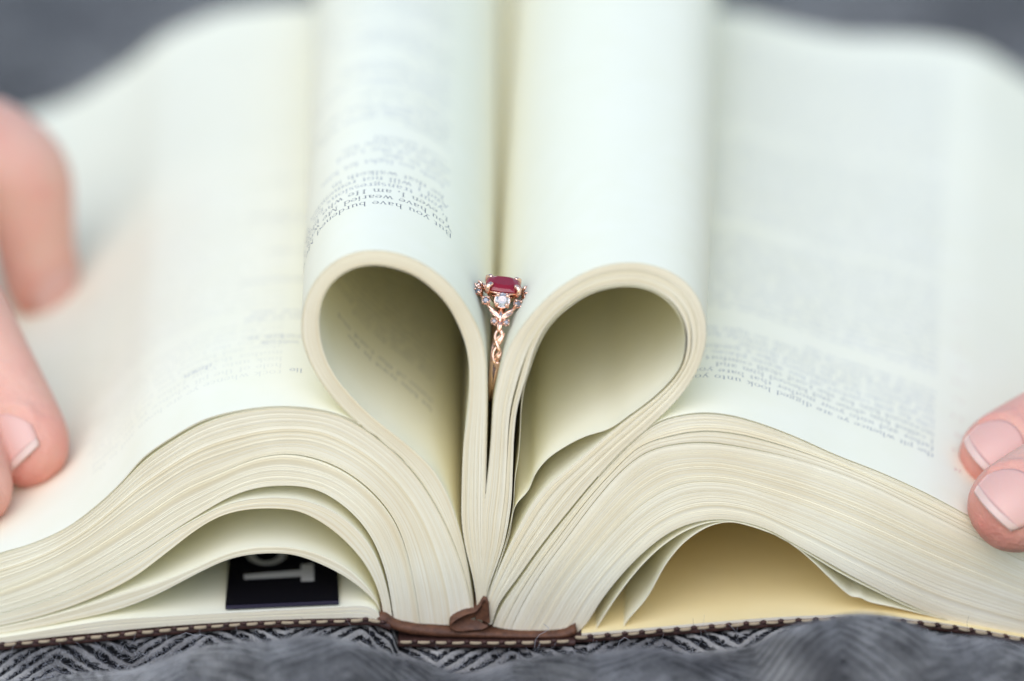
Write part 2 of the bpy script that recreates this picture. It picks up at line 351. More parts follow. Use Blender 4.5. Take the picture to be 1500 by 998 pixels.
# ------------------------------------------------------------------ serif letters, as small flat strokes
def glyphs():
    G = {}
    tk, tn = .115, .05
    def stem(x, y0, y1, w=tk): return [[(x-w/2, y0), (x+w/2, y0), (x+w/2, y1), (x-w/2, y1)]]
    def ser(x, y, w=.36, h=.07): return [[(x-w/2, y-h/2), (x+w/2, y-h/2), (x+w/2, y+h/2), (x-w/2, y+h/2)]]
    def line(x0, y0, x1, y1, w=tk):
        dx, dy = x1-x0, y1-y0; l = math.hypot(dx, dy); px, py = -dy/l*w/2, dx/l*w/2
        return [[(x0+px, y0+py), (x0-px, y0-py), (x1-px, y1-py), (x1+px, y1+py)]]
    def arc(cx, cy, rx, ry, a0, a1, n=7):
        q = []
        for i in range(n):
            aa, bb = R(a0+(a1-a0)*i/n), R(a0+(a1-a0)*(i+1)/n)
            P = []
            for a in (aa, bb):
                w = (tn+(tk-tn)*abs(math.cos(a)))/2
                P.append(((cx+(rx-w)*math.cos(a), cy+(ry-w)*math.sin(a)), (cx+(rx+w)*math.cos(a), cy+(ry+w)*math.sin(a))))
            q.append([P[0][0], P[0][1], P[1][1], P[1][0]])
        return q
    G['a'] = (.82, arc(.36,.72,.24,.24,150,0,5)+stem(.6,.05,.75)+arc(.36,.27,.25,.25,40,320,8)+ser(.68,.03,.2))
    G['b'] = (.92, stem(.22,0,1.55)+arc(.50,.48,.32,.46,130,-140,10)+ser(.14,1.52,.22))
    G['c'] = (.78, arc(.46,.48,.34,.46,50,310,10))
    G['d'] = (.95, stem(.70,0,1.55)+arc(.42,.48,.32,.46,50,320,10)+ser(.62,1.52,.22)+ser(.78,.03,.2))
    G['e'] = (.80, arc(.42,.48,.34,.46,0,315,11)+ser(.44,.52,.56))
    G['f'] = (.58, stem(.26,0,1.25)+arc(.46,1.25,.2,.28,180,40,5)+ser(.28,.95,.46)+ser(.28,.03,.4))
    G['g'] = (.88, arc(.42,.62,.27,.32,0,360,10)+arc(.42,-.15,.32,.26,0,360,10)+line(.3,.3,.3,.08,.08)+ser(.72,.9,.24))
    G['h'] = (.98, stem(.22,0,1.55)+arc(.48,.62,.25,.32,160,0,6)+stem(.73,0,.64)+ser(.22,.03)+ser(.74,.03)+ser(.14,1.52,.22))
    G['i'] = (.46, stem(.24,0,.95)+ser(.24,.03)+ser(.17,.92,.2)+stem(.24,1.2,1.4,.18))
    G['j'] = (.42, stem(.24,-.3,.95)+ser(.17,.92,.2)+stem(.24,1.2,1.4,.18)+arc(.08,-.28,.16,.2,0,-120,4))
    G['k'] = (.95, stem(.22,0,1.55)+line(.3,.42,.72,.92,.09)+line(.42,.52,.78,.03)+ser(.22,.03)+ser(.78,.03,.3)+ser(.74,.93,.28))
    G['l'] = (.46, stem(.24,0,1.55)+ser(.24,.03)+ser(.16,1.52,.22))
    G['m'] = (1.45, stem(.22,0,.95)+arc(.47,.62,.24,.32,160,0,6)+stem(.71,0,.64)+arc(.96,.62,.24,.32,160,0,6)+stem(1.20,0,.64)+ser(.22,.03)+ser(.71,.03)+ser(1.21,.03)+ser(.14,.92,.2))
    G['n'] = (.98, stem(.22,0,.95)+arc(.48,.62,.25,.32,160,0,6)+stem(.73,0,.64)+ser(.22,.03)+ser(.74,.03)+ser(.14,.92,.2))
    G['o'] = (.90, arc(.45,.48,.34,.46,0,360,14))
    G['p'] = (.94, stem(.22,-.5,.95)+arc(.50,.48,.32,.46,130,-140,10)+ser(.22,-.48)+ser(.14,.92,.2))
    G['q'] = (.94, stem(.70,-.5,.95)+arc(.42,.48,.32,.46,50,320,10)+ser(.70,-.48))
    G['r'] = (.68, stem(.22,0,.95)+arc(.46,.66,.22,.27,150,55,4)+ser(.24,.03,.42)+ser(.14,.92,.2))
    G['s'] = (.66, arc(.33,.70,.22,.23,40,270,7)+arc(.33,.25,.24,.24,90,-140,7))
    G['t'] = (.56, stem(.24,.2,1.25)+ser(.28,.93,.46)+arc(.42,.22,.18,.2,180,310,4))
    G['u'] = (.98, stem(.22,.3,.95)+arc(.47,.32,.25,.30,180,340,6)+stem(.72,0,.95)+ser(.14,.92,.2)+ser(.64,.92,.2)+ser(.80,.03,.18))
    G['v'] = (.88, line(.14,.93,.44,.0)+line(.72,.93,.44,.0,.08)+ser(.15,.93,.32)+ser(.73,.93,.28))
    G['w'] = (1.30, line(.14,.93,.40,.0)+line(.64,.93,.40,.0,.08)+line(.62,.93,.88,.0)+line(1.14,.93,.88,.0,.08)+ser(.15,.93,.32)+ser(.63,.93,.3)+ser(1.15,.93,.26))
    G['x'] = (.88, line(.16,.93,.72,.0)+line(.70,.93,.16,.0,.08)+ser(.18,.93,.3)+ser(.70,.93,.26)+ser(.18,.03,.28)+ser(.72,.03,.3))
    G['y'] = (.88, line(.14,.93,.46,.0)+line(.74,.93,.30,-.45,.08)+ser(.15,.93,.32)+ser(.74,.93,.28)+arc(.2,-.38,.12,.12,0,-200,4))
    G['z'] = (.78, ser(.4,.92,.52)+line(.62,.9,.16,.05)+ser(.4,.03,.56))
    G['A'] = (1.3, line(.6,1.4,.18,0,.08)+line(.6,1.4,1.06,0)+ser(.62,.5,.5)+ser(.18,.03,.36)+ser(1.06,.03,.4))
    G['B'] = (1.2, stem(.28,0,1.4)+ser(.42,1.37,.6)+ser(.45,.74,.5)+ser(.45,.03,.62)+arc(.62,1.06,.3,.34,90,-90,7)+arc(.64,.38,.36,.38,90,-90,7))
    G['F'] = (1.1, stem(.3,0,1.4)+ser(.54,1.37,.84)+ser(.5,.74,.5)+ser(.3,.03,.44)+stem(.94,1.1,1.38,.07))
    G['H'] = (1.45, stem(.3,0,1.4)+stem(1.12,0,1.4)+ser(.7,.74,.8)+ser(.3,.03,.44)+ser(1.12,.03,.44)+ser(.3,1.37,.44)+ser(1.12,1.37,.44))
    G['I'] = (.64, stem(.32,0,1.4)+ser(.32,.03,.46)+ser(.32,1.37,.46))
    G['L'] = (1.1, stem(.3,0,1.4)+ser(.56,.03,.84)+ser(.3,1.37,.44)+stem(.96,.04,.34,.07))
    G['M'] = (1.7, stem(.3,0,1.4,.09)+line(.32,1.38,.84,.05)+line(1.34,1.38,.84,.05,.09)+stem(1.38,0,1.4)+ser(.3,.03,.4)+ser(1.38,.03,.42)+ser(.26,1.37,.36)+ser(1.42,1.37,.36))
    G['O'] = (1.4, arc(.7,.7,.54,.72,0,360,16))
    G['S'] = (1.0, arc(.48,1.04,.32,.36,40,270,8)+arc(.48,.36,.34,.37,90,-140,8))
    G['T'] = (1.2, stem(.6,0,1.4)+ser(.6,1.37,1.04)+ser(.6,.03,.46)+stem(.1,1.1,1.38,.07)+stem(1.1,1.1,1.38,.07))
    G['W'] = (1.9, line(.2,1.38,.6,0)+line(1.0,1.38,.6,0,.08)+line(.96,1.38,1.34,0)+line(1.74,1.38,1.34,0,.08)+ser(.2,1.37,.4)+ser(.97,1.37,.4)+ser(1.74,1.37,.34))
    G['Y'] = (1.25, line(.16,1.38,.64,.62)+line(1.1,1.38,.64,.62,.08)+stem(.64,0,.7)+ser(.64,.03,.46)+ser(.18,1.37,.4)+ser(1.08,1.37,.34))
    G[','] = (.36, stem(.18,-.02,.16,.17)+line(.22,.02,.12,-.25,.08)); G['.'] = (.36, stem(.18,-.02,.16,.18)); G[';'] = (.38, G[','][1]+stem(.18,.7,.88,.17))
    for k, s in zip('0123456789', ['o']*10): pass
    G['1'] = (.7, stem(.36,0,1.3)+ser(.36,.03)+line(.18,1.1,.36,1.28,.08)); G['2'] = (.8, arc(.4,.95,.27,.33,170,-30,7)+line(.62,.82,.14,.05,.1)+ser(.4,.05,.58,.12)); G['4'] = (.85, stem(.56,0,1.3)+line(.56,1.28,.1,.42,.08)+ser(.42,.4,.7,.09)); G['3'] = (.78, arc(.36,1.0,.25,.3,150,-90,7)+arc(.36,.38,.29,.37,90,-150,7)); G['5'] = (.78, arc(.36,.42,.29,.42,110,-150,8)+stem(.2,.7,1.28,.08)+ser(.42,1.25,.5,.12))
    return G
GL = glyphs()

def letter_quads(text, em, ital=0.0):
    """flat quads (u right, v up), in mm, for one line; em = x-height"""
    x = 0; out = []
    for ch in text:
        if ch == ' ': x += .62; continue
        w, qs = GL.get(ch, GL['o'])
        for q in qs: out.append([((x+a+ital*b), b) for a, b in q])
        x += w+.05
    return [[(a*em, b*em) for a, b in q] for q in out], x*em

def print_lines(sh, lines, parent, ink, name='printed_text', off=.014):
    """lines: (text, arc of line start, Y of baseline, direction, xheight). Text stands upside down for the viewer: it runs towards -x, tops towards the viewer"""
    AA, YY, F = [], [], []
    n = 0
    for text, a0, Yb, direction, em in lines:
        qs, w = letter_quads(text, em)
        for q in qs:
            for (u, v) in q:
                AA.append(a0+direction*u); YY.append(Yb-v*.88)
            F.append((n, n+1, n+2, n+3)); n += 4
    AA = np.array(AA); YY = np.array(YY)
    ok = (AA > 1) & (AA < sh.arc[-1]-1)
    P = sh.at(np.clip(AA, .5, sh.arc[-1]-.5), np.clip(YY, .5, L-1), off)
    F = [f for f in F if ok[f[0]] and ok[f[2]]]
    return mesh_obj(name, P, F, ink, parent, smooth=False)

PARA = ("he that walketh in darkness and hath no light let him trust in the name of the Lord and stay upon his God "
        "behold all ye that kindle a fire that compass yourselves about with sparks walk in the light of your fire "
        "and in the sparks that ye have kindled this shall ye have of mine hand ye shall lie down in sorrow hearken to me "
        "ye that follow after righteousness ye that seek the Lord look unto the rock whence ye are hewn and to the hole of the pit "
        "whence ye are digged look unto your father and unto your mother that bare you for I called him alone and blessed him and increased him "
        "for the Lord shall comfort the city he will comfort all her waste places and he will make her wilderness like a garden "
        "joy and gladness shall be found therein thanksgiving and the voice of melody ").split()
PARA = [w for w in PARA if w != 'God' or True]
class Words:
    def __init__(s): s.i = 0
    def line(s, width, em):
        t = ''; 
        while True:
            w = PARA[s.i % len(PARA)]; q = letter_quads((t+' '+w).strip(), em)[1]
            if q > width: return t
            t = (t+' '+w).strip(); s.i += 1
GL['G'] = (1.35, GL['O'][1][2:14]+[[(.95,.1),(1.12,.1),(1.12,.62),(.95,.62)]])

def arc_at_px(sh, px, py_hint, Y=0.0):
    """arc length on the sheet whose front point is nearest to a photo point"""
    x, z = U(px, py_hint, 0); d = (sh.c[:, 0]-x)**2+(sh.c[:, 1]-z)**2
    return sh.arc[int(np.argmin(d))]

# outermost leaf of the left curl, printed
def off_curve(pts, d, n=320, k=3):
    c = smooth2(smooth_curve(pts, n), k); T = np.gradient(c, axis=0); T /= np.linalg.norm(T, axis=1)[:, None]; return c+np.c_[-T[:, 1], T[:, 0]]*d
def leafsheet(c, th=.07, ny=14, wav=0, seed=0, tint=.6, Y0=.1, name='page', label=None, mats=None):
    sh = Sheet(c, Y0, L, ny, wav, seed); mb = MB(); sh.add(mb, th, tint); o = mb.build(name, mats or [PAPER, EDGE], book)
    if label: o['label'] = label
    return o, sh
# curves run from the gutter up over the loop: their left normal points outwards?  (checked by sign)
cl = off_curve(LO, 0)
sgn = 1 if (off_curve(LO, .5)[160, 1] > cl[160, 1]) else -1
SG_L = sgn
cL = off_curve(LO, sgn*.12)
if sgn < 0: cL = cL[::-1]
oL, shL = leafsheet(cL, label='outermost printed leaf of the left curl')
# arc position of the right end of the line "But"
aBut = arc_at_px(shL, 672, 437)
dirn = 1 if arc_at_px(shL, 560, 367) > aBut else -1
em = 1.62/1.0*.93
Wd = Words()
LN = ["But you have burdened Me with your sins,", "You have wearied Me with your iniquities.", "I, even I, am He who blots out", "your transgressions for My own sake;", "And I will not remember your sins."]
lines = []
Y0t, lead = 22.5, 3.05
for k in range(60):
    t = LN[k] if k < len(LN) else Wd.line((26, 17, 30, 14, 22)[k % 5], em*.97)
    ind = 0 if k % 2 == 0 else 3.5
    if k in (6, 12, 13, 20, 27, 33, 34, 41): t = ''
    lines.append((t, aBut+dirn*(3.4 if k < 2 else 4.5+ind*.4), Y0t+k*lead+1.2, dirn, 1.62))
print_lines(shL, lines[:3], oL, INK); print_lines(shL, lines[3:6], oL, INK_SOFT); print_lines(shL, lines[6:], oL, INK_GREY)  # ink pales line by line, imitating the loss of focus further back

# inside of the left curl: faint lines on the innermost leaf
cI = off_curve(LI, -SG_L*.10)
if SG_L > 0: cI = cI[::-1]
oI, shI = leafsheet(cI, label='innermost leaf of the left curl')
aI = arc_at_px(shI, 655, 728); dI = 1 if arc_at_px(shI, 490, 551) > aI else -1
def inner_lines(sh, a, d, Ys, w, start=9):
    W = Words(); W.i = start; return [(W.line(w, 1.5), a, y, d, 1.5) for y in Ys]
print_lines(shI, inner_lines(shI, aI+dI*8, dI, [26+3.75*k for k in range(2)]+[40+3.75*k for k in range(40)], 30), oI, INK_SOFT)

# outermost leaf right curl (blank margin side) and its innermost leaf, which has come loose
cR = off_curve(RO, 0); sR = 1 if (off_curve(RO, .5)[150, 1] > cR[150, 1]) else -1
cR = off_curve(RO, sR*.12); cR = cR if sR > 0 else cR[::-1]
oR, shR = leafsheet(cR, label='outermost leaf of the right curl')
aR = arc_at_px(shR, 1010, 420); dR = -1 if arc_at_px(shR, 900, 388) < aR else 1
INN = [(712,880),(729,832),(743,788),(751.5,745),(754,704),(759.5,668),(761.5,640),(763.5,598),(768,566),(776,540),(788,507),(805,477),(831,451.5),(864,430.5),(900,420.5),(937,421),(966,432),(988,452),(1001,477),(1004,506),(997,536),(978,562.5),(949,589),(923,608),(894,628),(856,640.5),(826,656),(802,673),(785,694),(774,719),(755,742),(746,785),(730,832),(714,880)]
cN = smooth2(smooth_curve(INN, 340), 2)
if sR < 0: cN = cN[::-1]
oN, shN = leafsheet(cN, label='innermost leaf sagging loose inside the right curl')
aN = arc_at_px(shN, 985, 448); dN = 1 if arc_at_px(shN, 1004, 506) > aN else -1
print_lines(shN, inner_lines(shN, aN-dN*6, dN, [30+3.75*k for k in range(2)]+[44+3.75*k for k in range(40)], 34, 40), oN, INK_SOFT)

# top leaves of the two blocks
c0u = [(x, y+1.2) for x, y in [(-140,859),(-60,833),(0,809),(44,796),(97,772),(145,736),(176,706.5),(211,668),(246,643),(298,614),(351,600),(408,594),(461,597.5),(500,607),(528,620),(562,646),(600,682)]]
cT = smooth2(smooth_curve(c0u, 300), 6)
oT, shT = leafsheet(cT, ny=26, wav=.30, seed=1.3, th=.08, label='top leaf of the left half, loosely lifted')
aT = arc_at_px(shT, 455, 600); dT = -1
W = Words(); W.i = 60
lt = []
for y, off_, w in ((17, 2, 9), (24, 20, 7), (30, 0, 17), (33, 1, 13), (43, 2, 15), (46, 0, 16), (60, 3, 14), (63, 0, 18), (78, 2, 12), (95, 0, 16), (98, 3, 14), (120, 0, 15)):
    lt.append((W.line(w, 1.5), aT-off_, y, -1, 1.4))
print_lines(shT, lt, oT, INK_GREY)
gh = [(W.line(50, 1.6), aT-6, 16+k*3.05, -1, 1.55) for k in range(66) if k not in (9, 10, 30, 49)]
print_lines(shT, gh, oT, GHOST, off=.010, name='show_through')
cT2 = smooth2(smooth_curve([(x, y+1.7) for x, y in c0u], 160), 6)
leafsheet(cT2, ny=2, th=.07)

r0u = [(x, y+1.6) for x, y in [(876,697),(919,653),(957,620.5),(982,610),(1026,603),(1069,606.5),(1113,618.5),(1166,638.5),(1223,664),(1289,690),(1355,720),(1421,755),(1465,777),(1500,793),(1560,818),(1650,848)]]
cU = smooth2(smooth_curve(r0u, 300), 6)
oU, shU = leafsheet(cU, ny=26, wav=.28, seed=4.2, th=.08, label='top printed leaf of the right half')
aU = arc_at_px(shU, 1366, 724)
W = Words(); W.i = 90
lu = []
for k in range(68):
    if k in (10, 11, 27, 46): continue
    lu.append((W.line(56 if k not in (9, 26, 45) else 30, 1.5), aU, 17+k*3.05, -1, 1.5))
print_lines(shU, lu[:4], oU, INK_SOFT); print_lines(shU, lu[4:], oU, INK_GREY)
lr = []
for k, t in enumerate(['24', '1 a', '25', 'b 4', '5 c', '2 d', '13', 'e 4', '3', '15 f', '4']):
    lr.append((t, aU+6.5, 16+k*7.5, -1, 1.1))
print_lines(shU, lr, oU, INK_RED, name='margin_note')

# ------------------------------------------------------------------ black printed panel on the lowest left pages
def on_floor(px, py, zoff, plane_pts=((330, 894), (499, 885))):
    """point on the sloping top of the lowest bundle seen at a photo point"""
    (x0, z0), (x1, z1) = U(*plane_pts[0]), U(*plane_pts[1])
    k = 36.0/1500/FOC; a, b = (px-750)*k, (499-py)*k
    d = np.array([a, ce+b*se, -se+b*ce])
    # plane z = z0+m(x-x0)+zoff, rising gently to the back
    m = (z1-z0)/(x1-x0)
    t = (z0+m*(CAM[0]-x0)+zoff-CAM[2])/(d[2]-m*d[0])
    return CAM+d*t
def panel(poly, name, mat, zoff, th, parent):
    T = np.array([on_floor(x, y, zoff) for x, y in poly]); B = T-np.array([0, 0, th]); n = len(T)
    F = [tuple(range(n))[::-1], tuple(range(n, 2*n))]+[(i, (i+1) % n, n+(i+1) % n, n+i) for i in range(n)]
    return mesh_obj(name, np.vstack([T, B]), F, mat, parent, smooth=False)
card = panel([(330, 886.5), (496, 879), (494, 770), (338, 775)], 'black_card', LABEL_BLACK, 1.1, .9, book)
card['label'] = 'black card with white lettering tucked under the left pages'
panel([(330.5, 889.5), (496, 882), (496, 879.8), (330.5, 887.3)], 'card_rim', LABEL_EDGE, 1.0, .5, card)
panel([(357, 842), (358, 848.5), (441, 844), (441, 851.5), (460, 851), (459, 826), (441, 827), (441, 835)], 'printed_letter', LABEL_WHITE, 1.16, .05, card)
ringp = []
mbq = MB()
for i in range(24):
    a0, a1 = 2*math.pi*i/24, 2*math.pi*(i+1)/24
    q = [on_floor(390+rx*math.cos(a), 811+ry*math.sin(a), 1.16) for a, rx, ry in ((a0, 30, 17), (a0, 18, 11.5), (a1, 18, 11.5), (a1, 30, 17))]
    mbq.add(q, [(0, 1, 2, 3)])
mbq.build('printed_letter', [LABEL_WHITE], card, False)

# ------------------------------------------------------------------ leather cover
def slab(pts_top, th, Y0, Y1, name, mat, n=80, Yp=-2.0, parent=None, bev=.5):
    c = resample(np.array([U(x, y, Yp) for x, y in pts_top]), n)
    mb = MB()
    # rounded front edge: cross-section in (Y, z)
    prof = [(Y1, 0), (Y0+bev, 0), (Y0+bev*.3, -bev*.3), (Y0, -bev), (Y0, -th+bev), (Y0+bev*.3, -th+bev*.3), (Y0+bev, -th), (Y1, -th)]
    V = []
    for (x, z) in c:
        for (Y, dz) in prof: V.append((x, Y, z+dz))
    m = len(prof); F = [(i*m+j, i*m+(j+1) % m, (i+1)*m+(j+1) % m, (i+1)*m+j) for i in range(n-1) for j in range(m)]
    F += [tuple(range(m)), tuple((n-1)*m+j for j in range(m))[::-1]]
    mb.add(V, F); o = mb.build(name, [mat], parent or book); return o, c
CLp = [(-170,966),(-60,954),(0,945.5),(132,934),(263,921.5),(350,915),(439,911.5),(500,910),(545,909),(572,916)]
CRp = [(840,934),(860,933.5),(982,923.5),(1113,913),(1201,908.5),(1289,909),(1377,917),(1440,927),(1500,938.5),(1660,972)]
CSp = [(583,940.5),(640,941.5),(710,942),(780,941.5),(843,939)]
slab(CLp, 1.35, -2.0, L+5, 'cover_board', LEATHER)
slab(CRp, 1.35, -2.0, L+5, 'cover_board', LEATHER)
slab(CSp, 1.3, -2.6, L+5, 'spine_cover', LEATHER, Yp=-2.6)
# inner leather lining of the spine with curled ends
def lining():
    top = [(553,902),(560,900),(567,902),(574,908),(590,914),(624,919),(665,922.5),(708,925),(756,927.5),(804,927.5),(826,925),(837,920),(843,917)]
    bot = [(553,915),(560,918),(570,922),(584,927),(600,931),(630,934.5),(665,936),(708,936.5),(756,937),(804,937),(828,936.5),(840,934),(846,929)]
    a = resample(np.array([U(x, y, -1.2) for x, y in top]), 60); b = resample(np.array([U(x, y, -1.2) for x, y in bot]), 60)
    mb = MB(); V = []; m = 7
    for i in range(60):
        for k in range(m):
            u = k/(m-1); p = a[i]*(1-u)+b[i]*u; bul = math.sin(u*math.pi)**.6
            V.append((p[0], -.6-1.0*bul, p[1]))
        V.append((b[i][0], L, b[i][1])); V.append((a[i][0], L, a[i][1]))
    mm_ = m+2; F = [(i*mm_+j, i*mm_+(j+1) % mm_, (i+1)*mm_+(j+1) % mm_, (i+1)*mm_+j) for i in range(59) for j in range(mm_)]
    F += [tuple(range(mm_)), tuple(59*mm_+j for j in range(mm_))[::-1]]
    mb.add(V, F); return mb.build('spine_lining', [TAN], book)
lining()
# folded ribbon end in the gutter: a strip that curls over itself
def ribbon():
    path = [(716,912),(715,898),(713,884),(709,880),(704,888),(697,896),(682,899),(668,905),(660,912),(664,919),(676,922),(692,922),(706,921),(715,917)]
    c = resample(np.array([U(x, y, -1.6) for x, y in path]), 70)
    mb = MB(); n = len(c); V = []
    T = np.gradient(c, axis=0); T /= np.linalg.norm(T, axis=1)[:, None]; nn = np.c_[-T[:, 1], T[:, 0]]
    for i in range(n):
        fr = -2.0+.8*math.sin(i*.11)
        for (Y, o) in ((fr, .0), (fr+.15, .24), (30, .24), (30, -.24), (fr+.15, -.24)):
            q = c[i]+nn[i]*o; V.append((q[0], Y, q[1]))
    m = 5; F = [(i*m+j, i*m+(j+1) % m, (i+1)*m+(j+1) % m, (i+1)*m+j) for i in range(n-1) for j in range(m)]
    mb.add(V, F)
    # the inner bag of the fold
    V = []; cen = np.array(U(694, 908, -1.6))
    for i in range(n):
        for u, Y in ((1, -1.9), (.8, -1.6), (.5, -1.3), (.12, -1.1)):
            q = cen+(c[i]-cen)*u; V.append((q[0], Y, q[1]))
    mb.add(V, grid_faces(n, 4))
    o = mb.build('ribbon', [TAN], book); o['label'] = 'folded brown ribbon end in the gutter'
ribbon()
# stitches
st_me = None
def stitch_mesh():
    mb = MB(); pts = [(-1.15, .25, 0), (-1.0, -.05, 0), (-.4, -.16, 0), (.4, -.16, 0), (1.0, -.05, 0), (1.15, .25, 0)]
    tube(mb, pts, [.15, .33, .38, .38, .33, .15], 6); o = mb.build('stitch', [THREAD], book); return o
st = stitch_mesh(); first = True
def stitches(pts, Yp, dz, pitch=3.45, x0=None):
    global first
    c = resample(np.array([U(x, y, Yp) for x, y in pts]), 300); s = np.r_[0, np.cumsum(np.linalg.norm(np.diff(c, axis=0), axis=1))]
    a = 1.6
    while a < s[-1]-1.3:
        x, z = np.interp(a, s, c[:, 0]), np.interp(a, s, c[:, 1]); x2, z2 = np.interp(a+.5, s, c[:, 0]), np.interp(a+.5, s, c[:, 1])
        o = st if first else st.copy(); 
        if not first: COL.objects.link(o); o.parent = book
        first = False
        o.location = (x*MM, (Yp-.05)*MM, (z+dz)*MM); o.rotation_euler = (0, -math.atan2(z2-z, x2-x)+random.uniform(-.06, .06), 0)
        s_x = random.uniform(.9, 1.06); o.scale = (s_x, 1, random.uniform(.85, 1.1))
        a += pitch*random.uniform(.97, 1.03)
stitches(CLp, -2.0, .02); stitches(CRp, -2.0, .02); stitches(CSp, -2.6, .05)
# dark notches of the cover between the stitches: small proud lumps of leather pulled up by the thread
mbn = MB()
for pts, Yp in ((CLp, -2.0), (CRp, -2.0), (CSp, -2.6)):
    c = resample(np.array([U(x, y, Yp) for x, y in pts]), 300); s = np.r_[0, np.cumsum(np.linalg.norm(np.diff(c, axis=0), axis=1))]
    a = 1.6+1.72
    while a < s[-1]-1.3:
        x, z = np.interp(a, s, c[:, 0]), np.interp(a, s, c[:, 1])
        tube(mbn, [(x-.65, Yp+.5, z-.25), (x-.3, Yp+.1, z+.12), (x, Yp, z+.22), (x+.3, Yp+.1, z+.12), (x+.65, Yp+.5, z-.25)], [.15, .38, .45, .38, .15], 8)
        a += 3.45
on = mbn.build('puckered_edge', [LEATHER], book); on['kind'] = 'stuff'

# ------------------------------------------------------------------ blanket
covx = []; covz = []
for pts in (CLp, CSp, CRp):
    for x, y in pts: a, b = U(x, y, -2.0); covx.append(a); covz.append(b-1.5)
order = np.argsort(covx); covx = np.array(covx)[order]; covz = np.array(covz)[order]
def under(x):
    z = np.interp(x, covx, covz)
    k = np.interp(x-4, covx, covz)*.25+np.interp(x+4, covx, covz)*.25+z*.5
    return np.minimum(k, z)-.45
RIDGE = [(-300,1020),(-100,1020),(60,1016),(150,1002),(240,966),(330,944),(420,932),(520,942),(600,966),(665,992),(740,974),(850,955),(930,950),(1000,956),(1100,955),(1165,920),(1235,903),(1320,912),(1400,940),(1500,948),(1600,952),(1800,960)]
YR = -50.0
rx = np.array([U(x, y, YR)[0] for x, y in RIDGE]); rz = np.array([U(x, y, YR)[1] for x, y in RIDGE])
rcur = resample(np.c_[rx, rz-3.2+1.4*np.clip((rx-40)/25, 0, 1)], 200)
BAND, PER = 15.0, 3.3
def herring(x, y):
    """yarn relief: 0..1"""
    u = x+.35*y*0; b = np.floor(u/BAND); f = u-b*BAND
    d = np.where(np.mod(b, 2) == 0, y+f*.9, y-f*.9)
    return .5+.5*np.sin(2*np.pi*d/PER)
def blanket_z(x, y):
    base = under(np.clip(x, -115, 120))
    far = -66+0*x
    w = np.clip((np.abs(x)-118)/60, 0, 1); base = base*(1-w)+far*w
    # beyond the book the cloth lies in slow folds
    t = np.clip((y-250)/120, 0, 1)
    base = base*(1-t)+t*(far+5*np.sin(x*.018+1+y*.006)*np.cos(y*.02+x*.004)+3*np.sin(x*.05+y*.013))
    # front fold
    rzv = np.interp(x, rcur[:, 0], rcur[:, 1])
    rzv = np.where(np.abs(x) > 130, -60, rzv)
    s = np.clip((-3-y)/(-3-YR), 0, 1)
    dip = -3.2*np.sin(np.clip((-3-y)/22, 0, 1)*np.pi)
    sm = s*s*(3-2*s)
    front = base*(1-sm)+rzv*sm+dip
    beyond = np.clip((YR-y)/45, 0, 1); front = front*(1-beyond**2)+(-72)*beyond**2
    z = np.where(y > -3, base, front)
    return z+.5*np.sin(x*.31+y*.17)*np.clip((-3-y)/10, 0, 1)
xs = np.r_[np.linspace(-1400, -150, 40), np.arange(-120, 121, .42), np.linspace(150, 1400, 40)]
ys = np.r_[np.linspace(-700, -100, 16), np.arange(-90, -44, 1.2), np.arange(-44, 3, .36), np.linspace(8, 245, 12), np.linspace(255, 900, 70), np.linspace(950, 2200, 20)]
X, Y_ = np.meshgrid(xs, ys, indexing='ij')
Z = blanket_z(X, Y_)
nzv = .35*np.sin(X*1.9+np.sin(Y_*2.3)*1.3)*np.sin(Y_*2.9+X*.7)
rel = (herring(X+nzv*.5, Y_+nzv*.6)-.5)*1.0+nzv*.25+rng.normal(0, .05, X.shape)
fade = np.clip((Y_+88)/30, 0, 1)*np.clip((4-Y_)/3, 0, 1)*np.clip((121-np.abs(X))/2, 0, 1)
Z = Z+rel*.62*fade-.35*fade*0
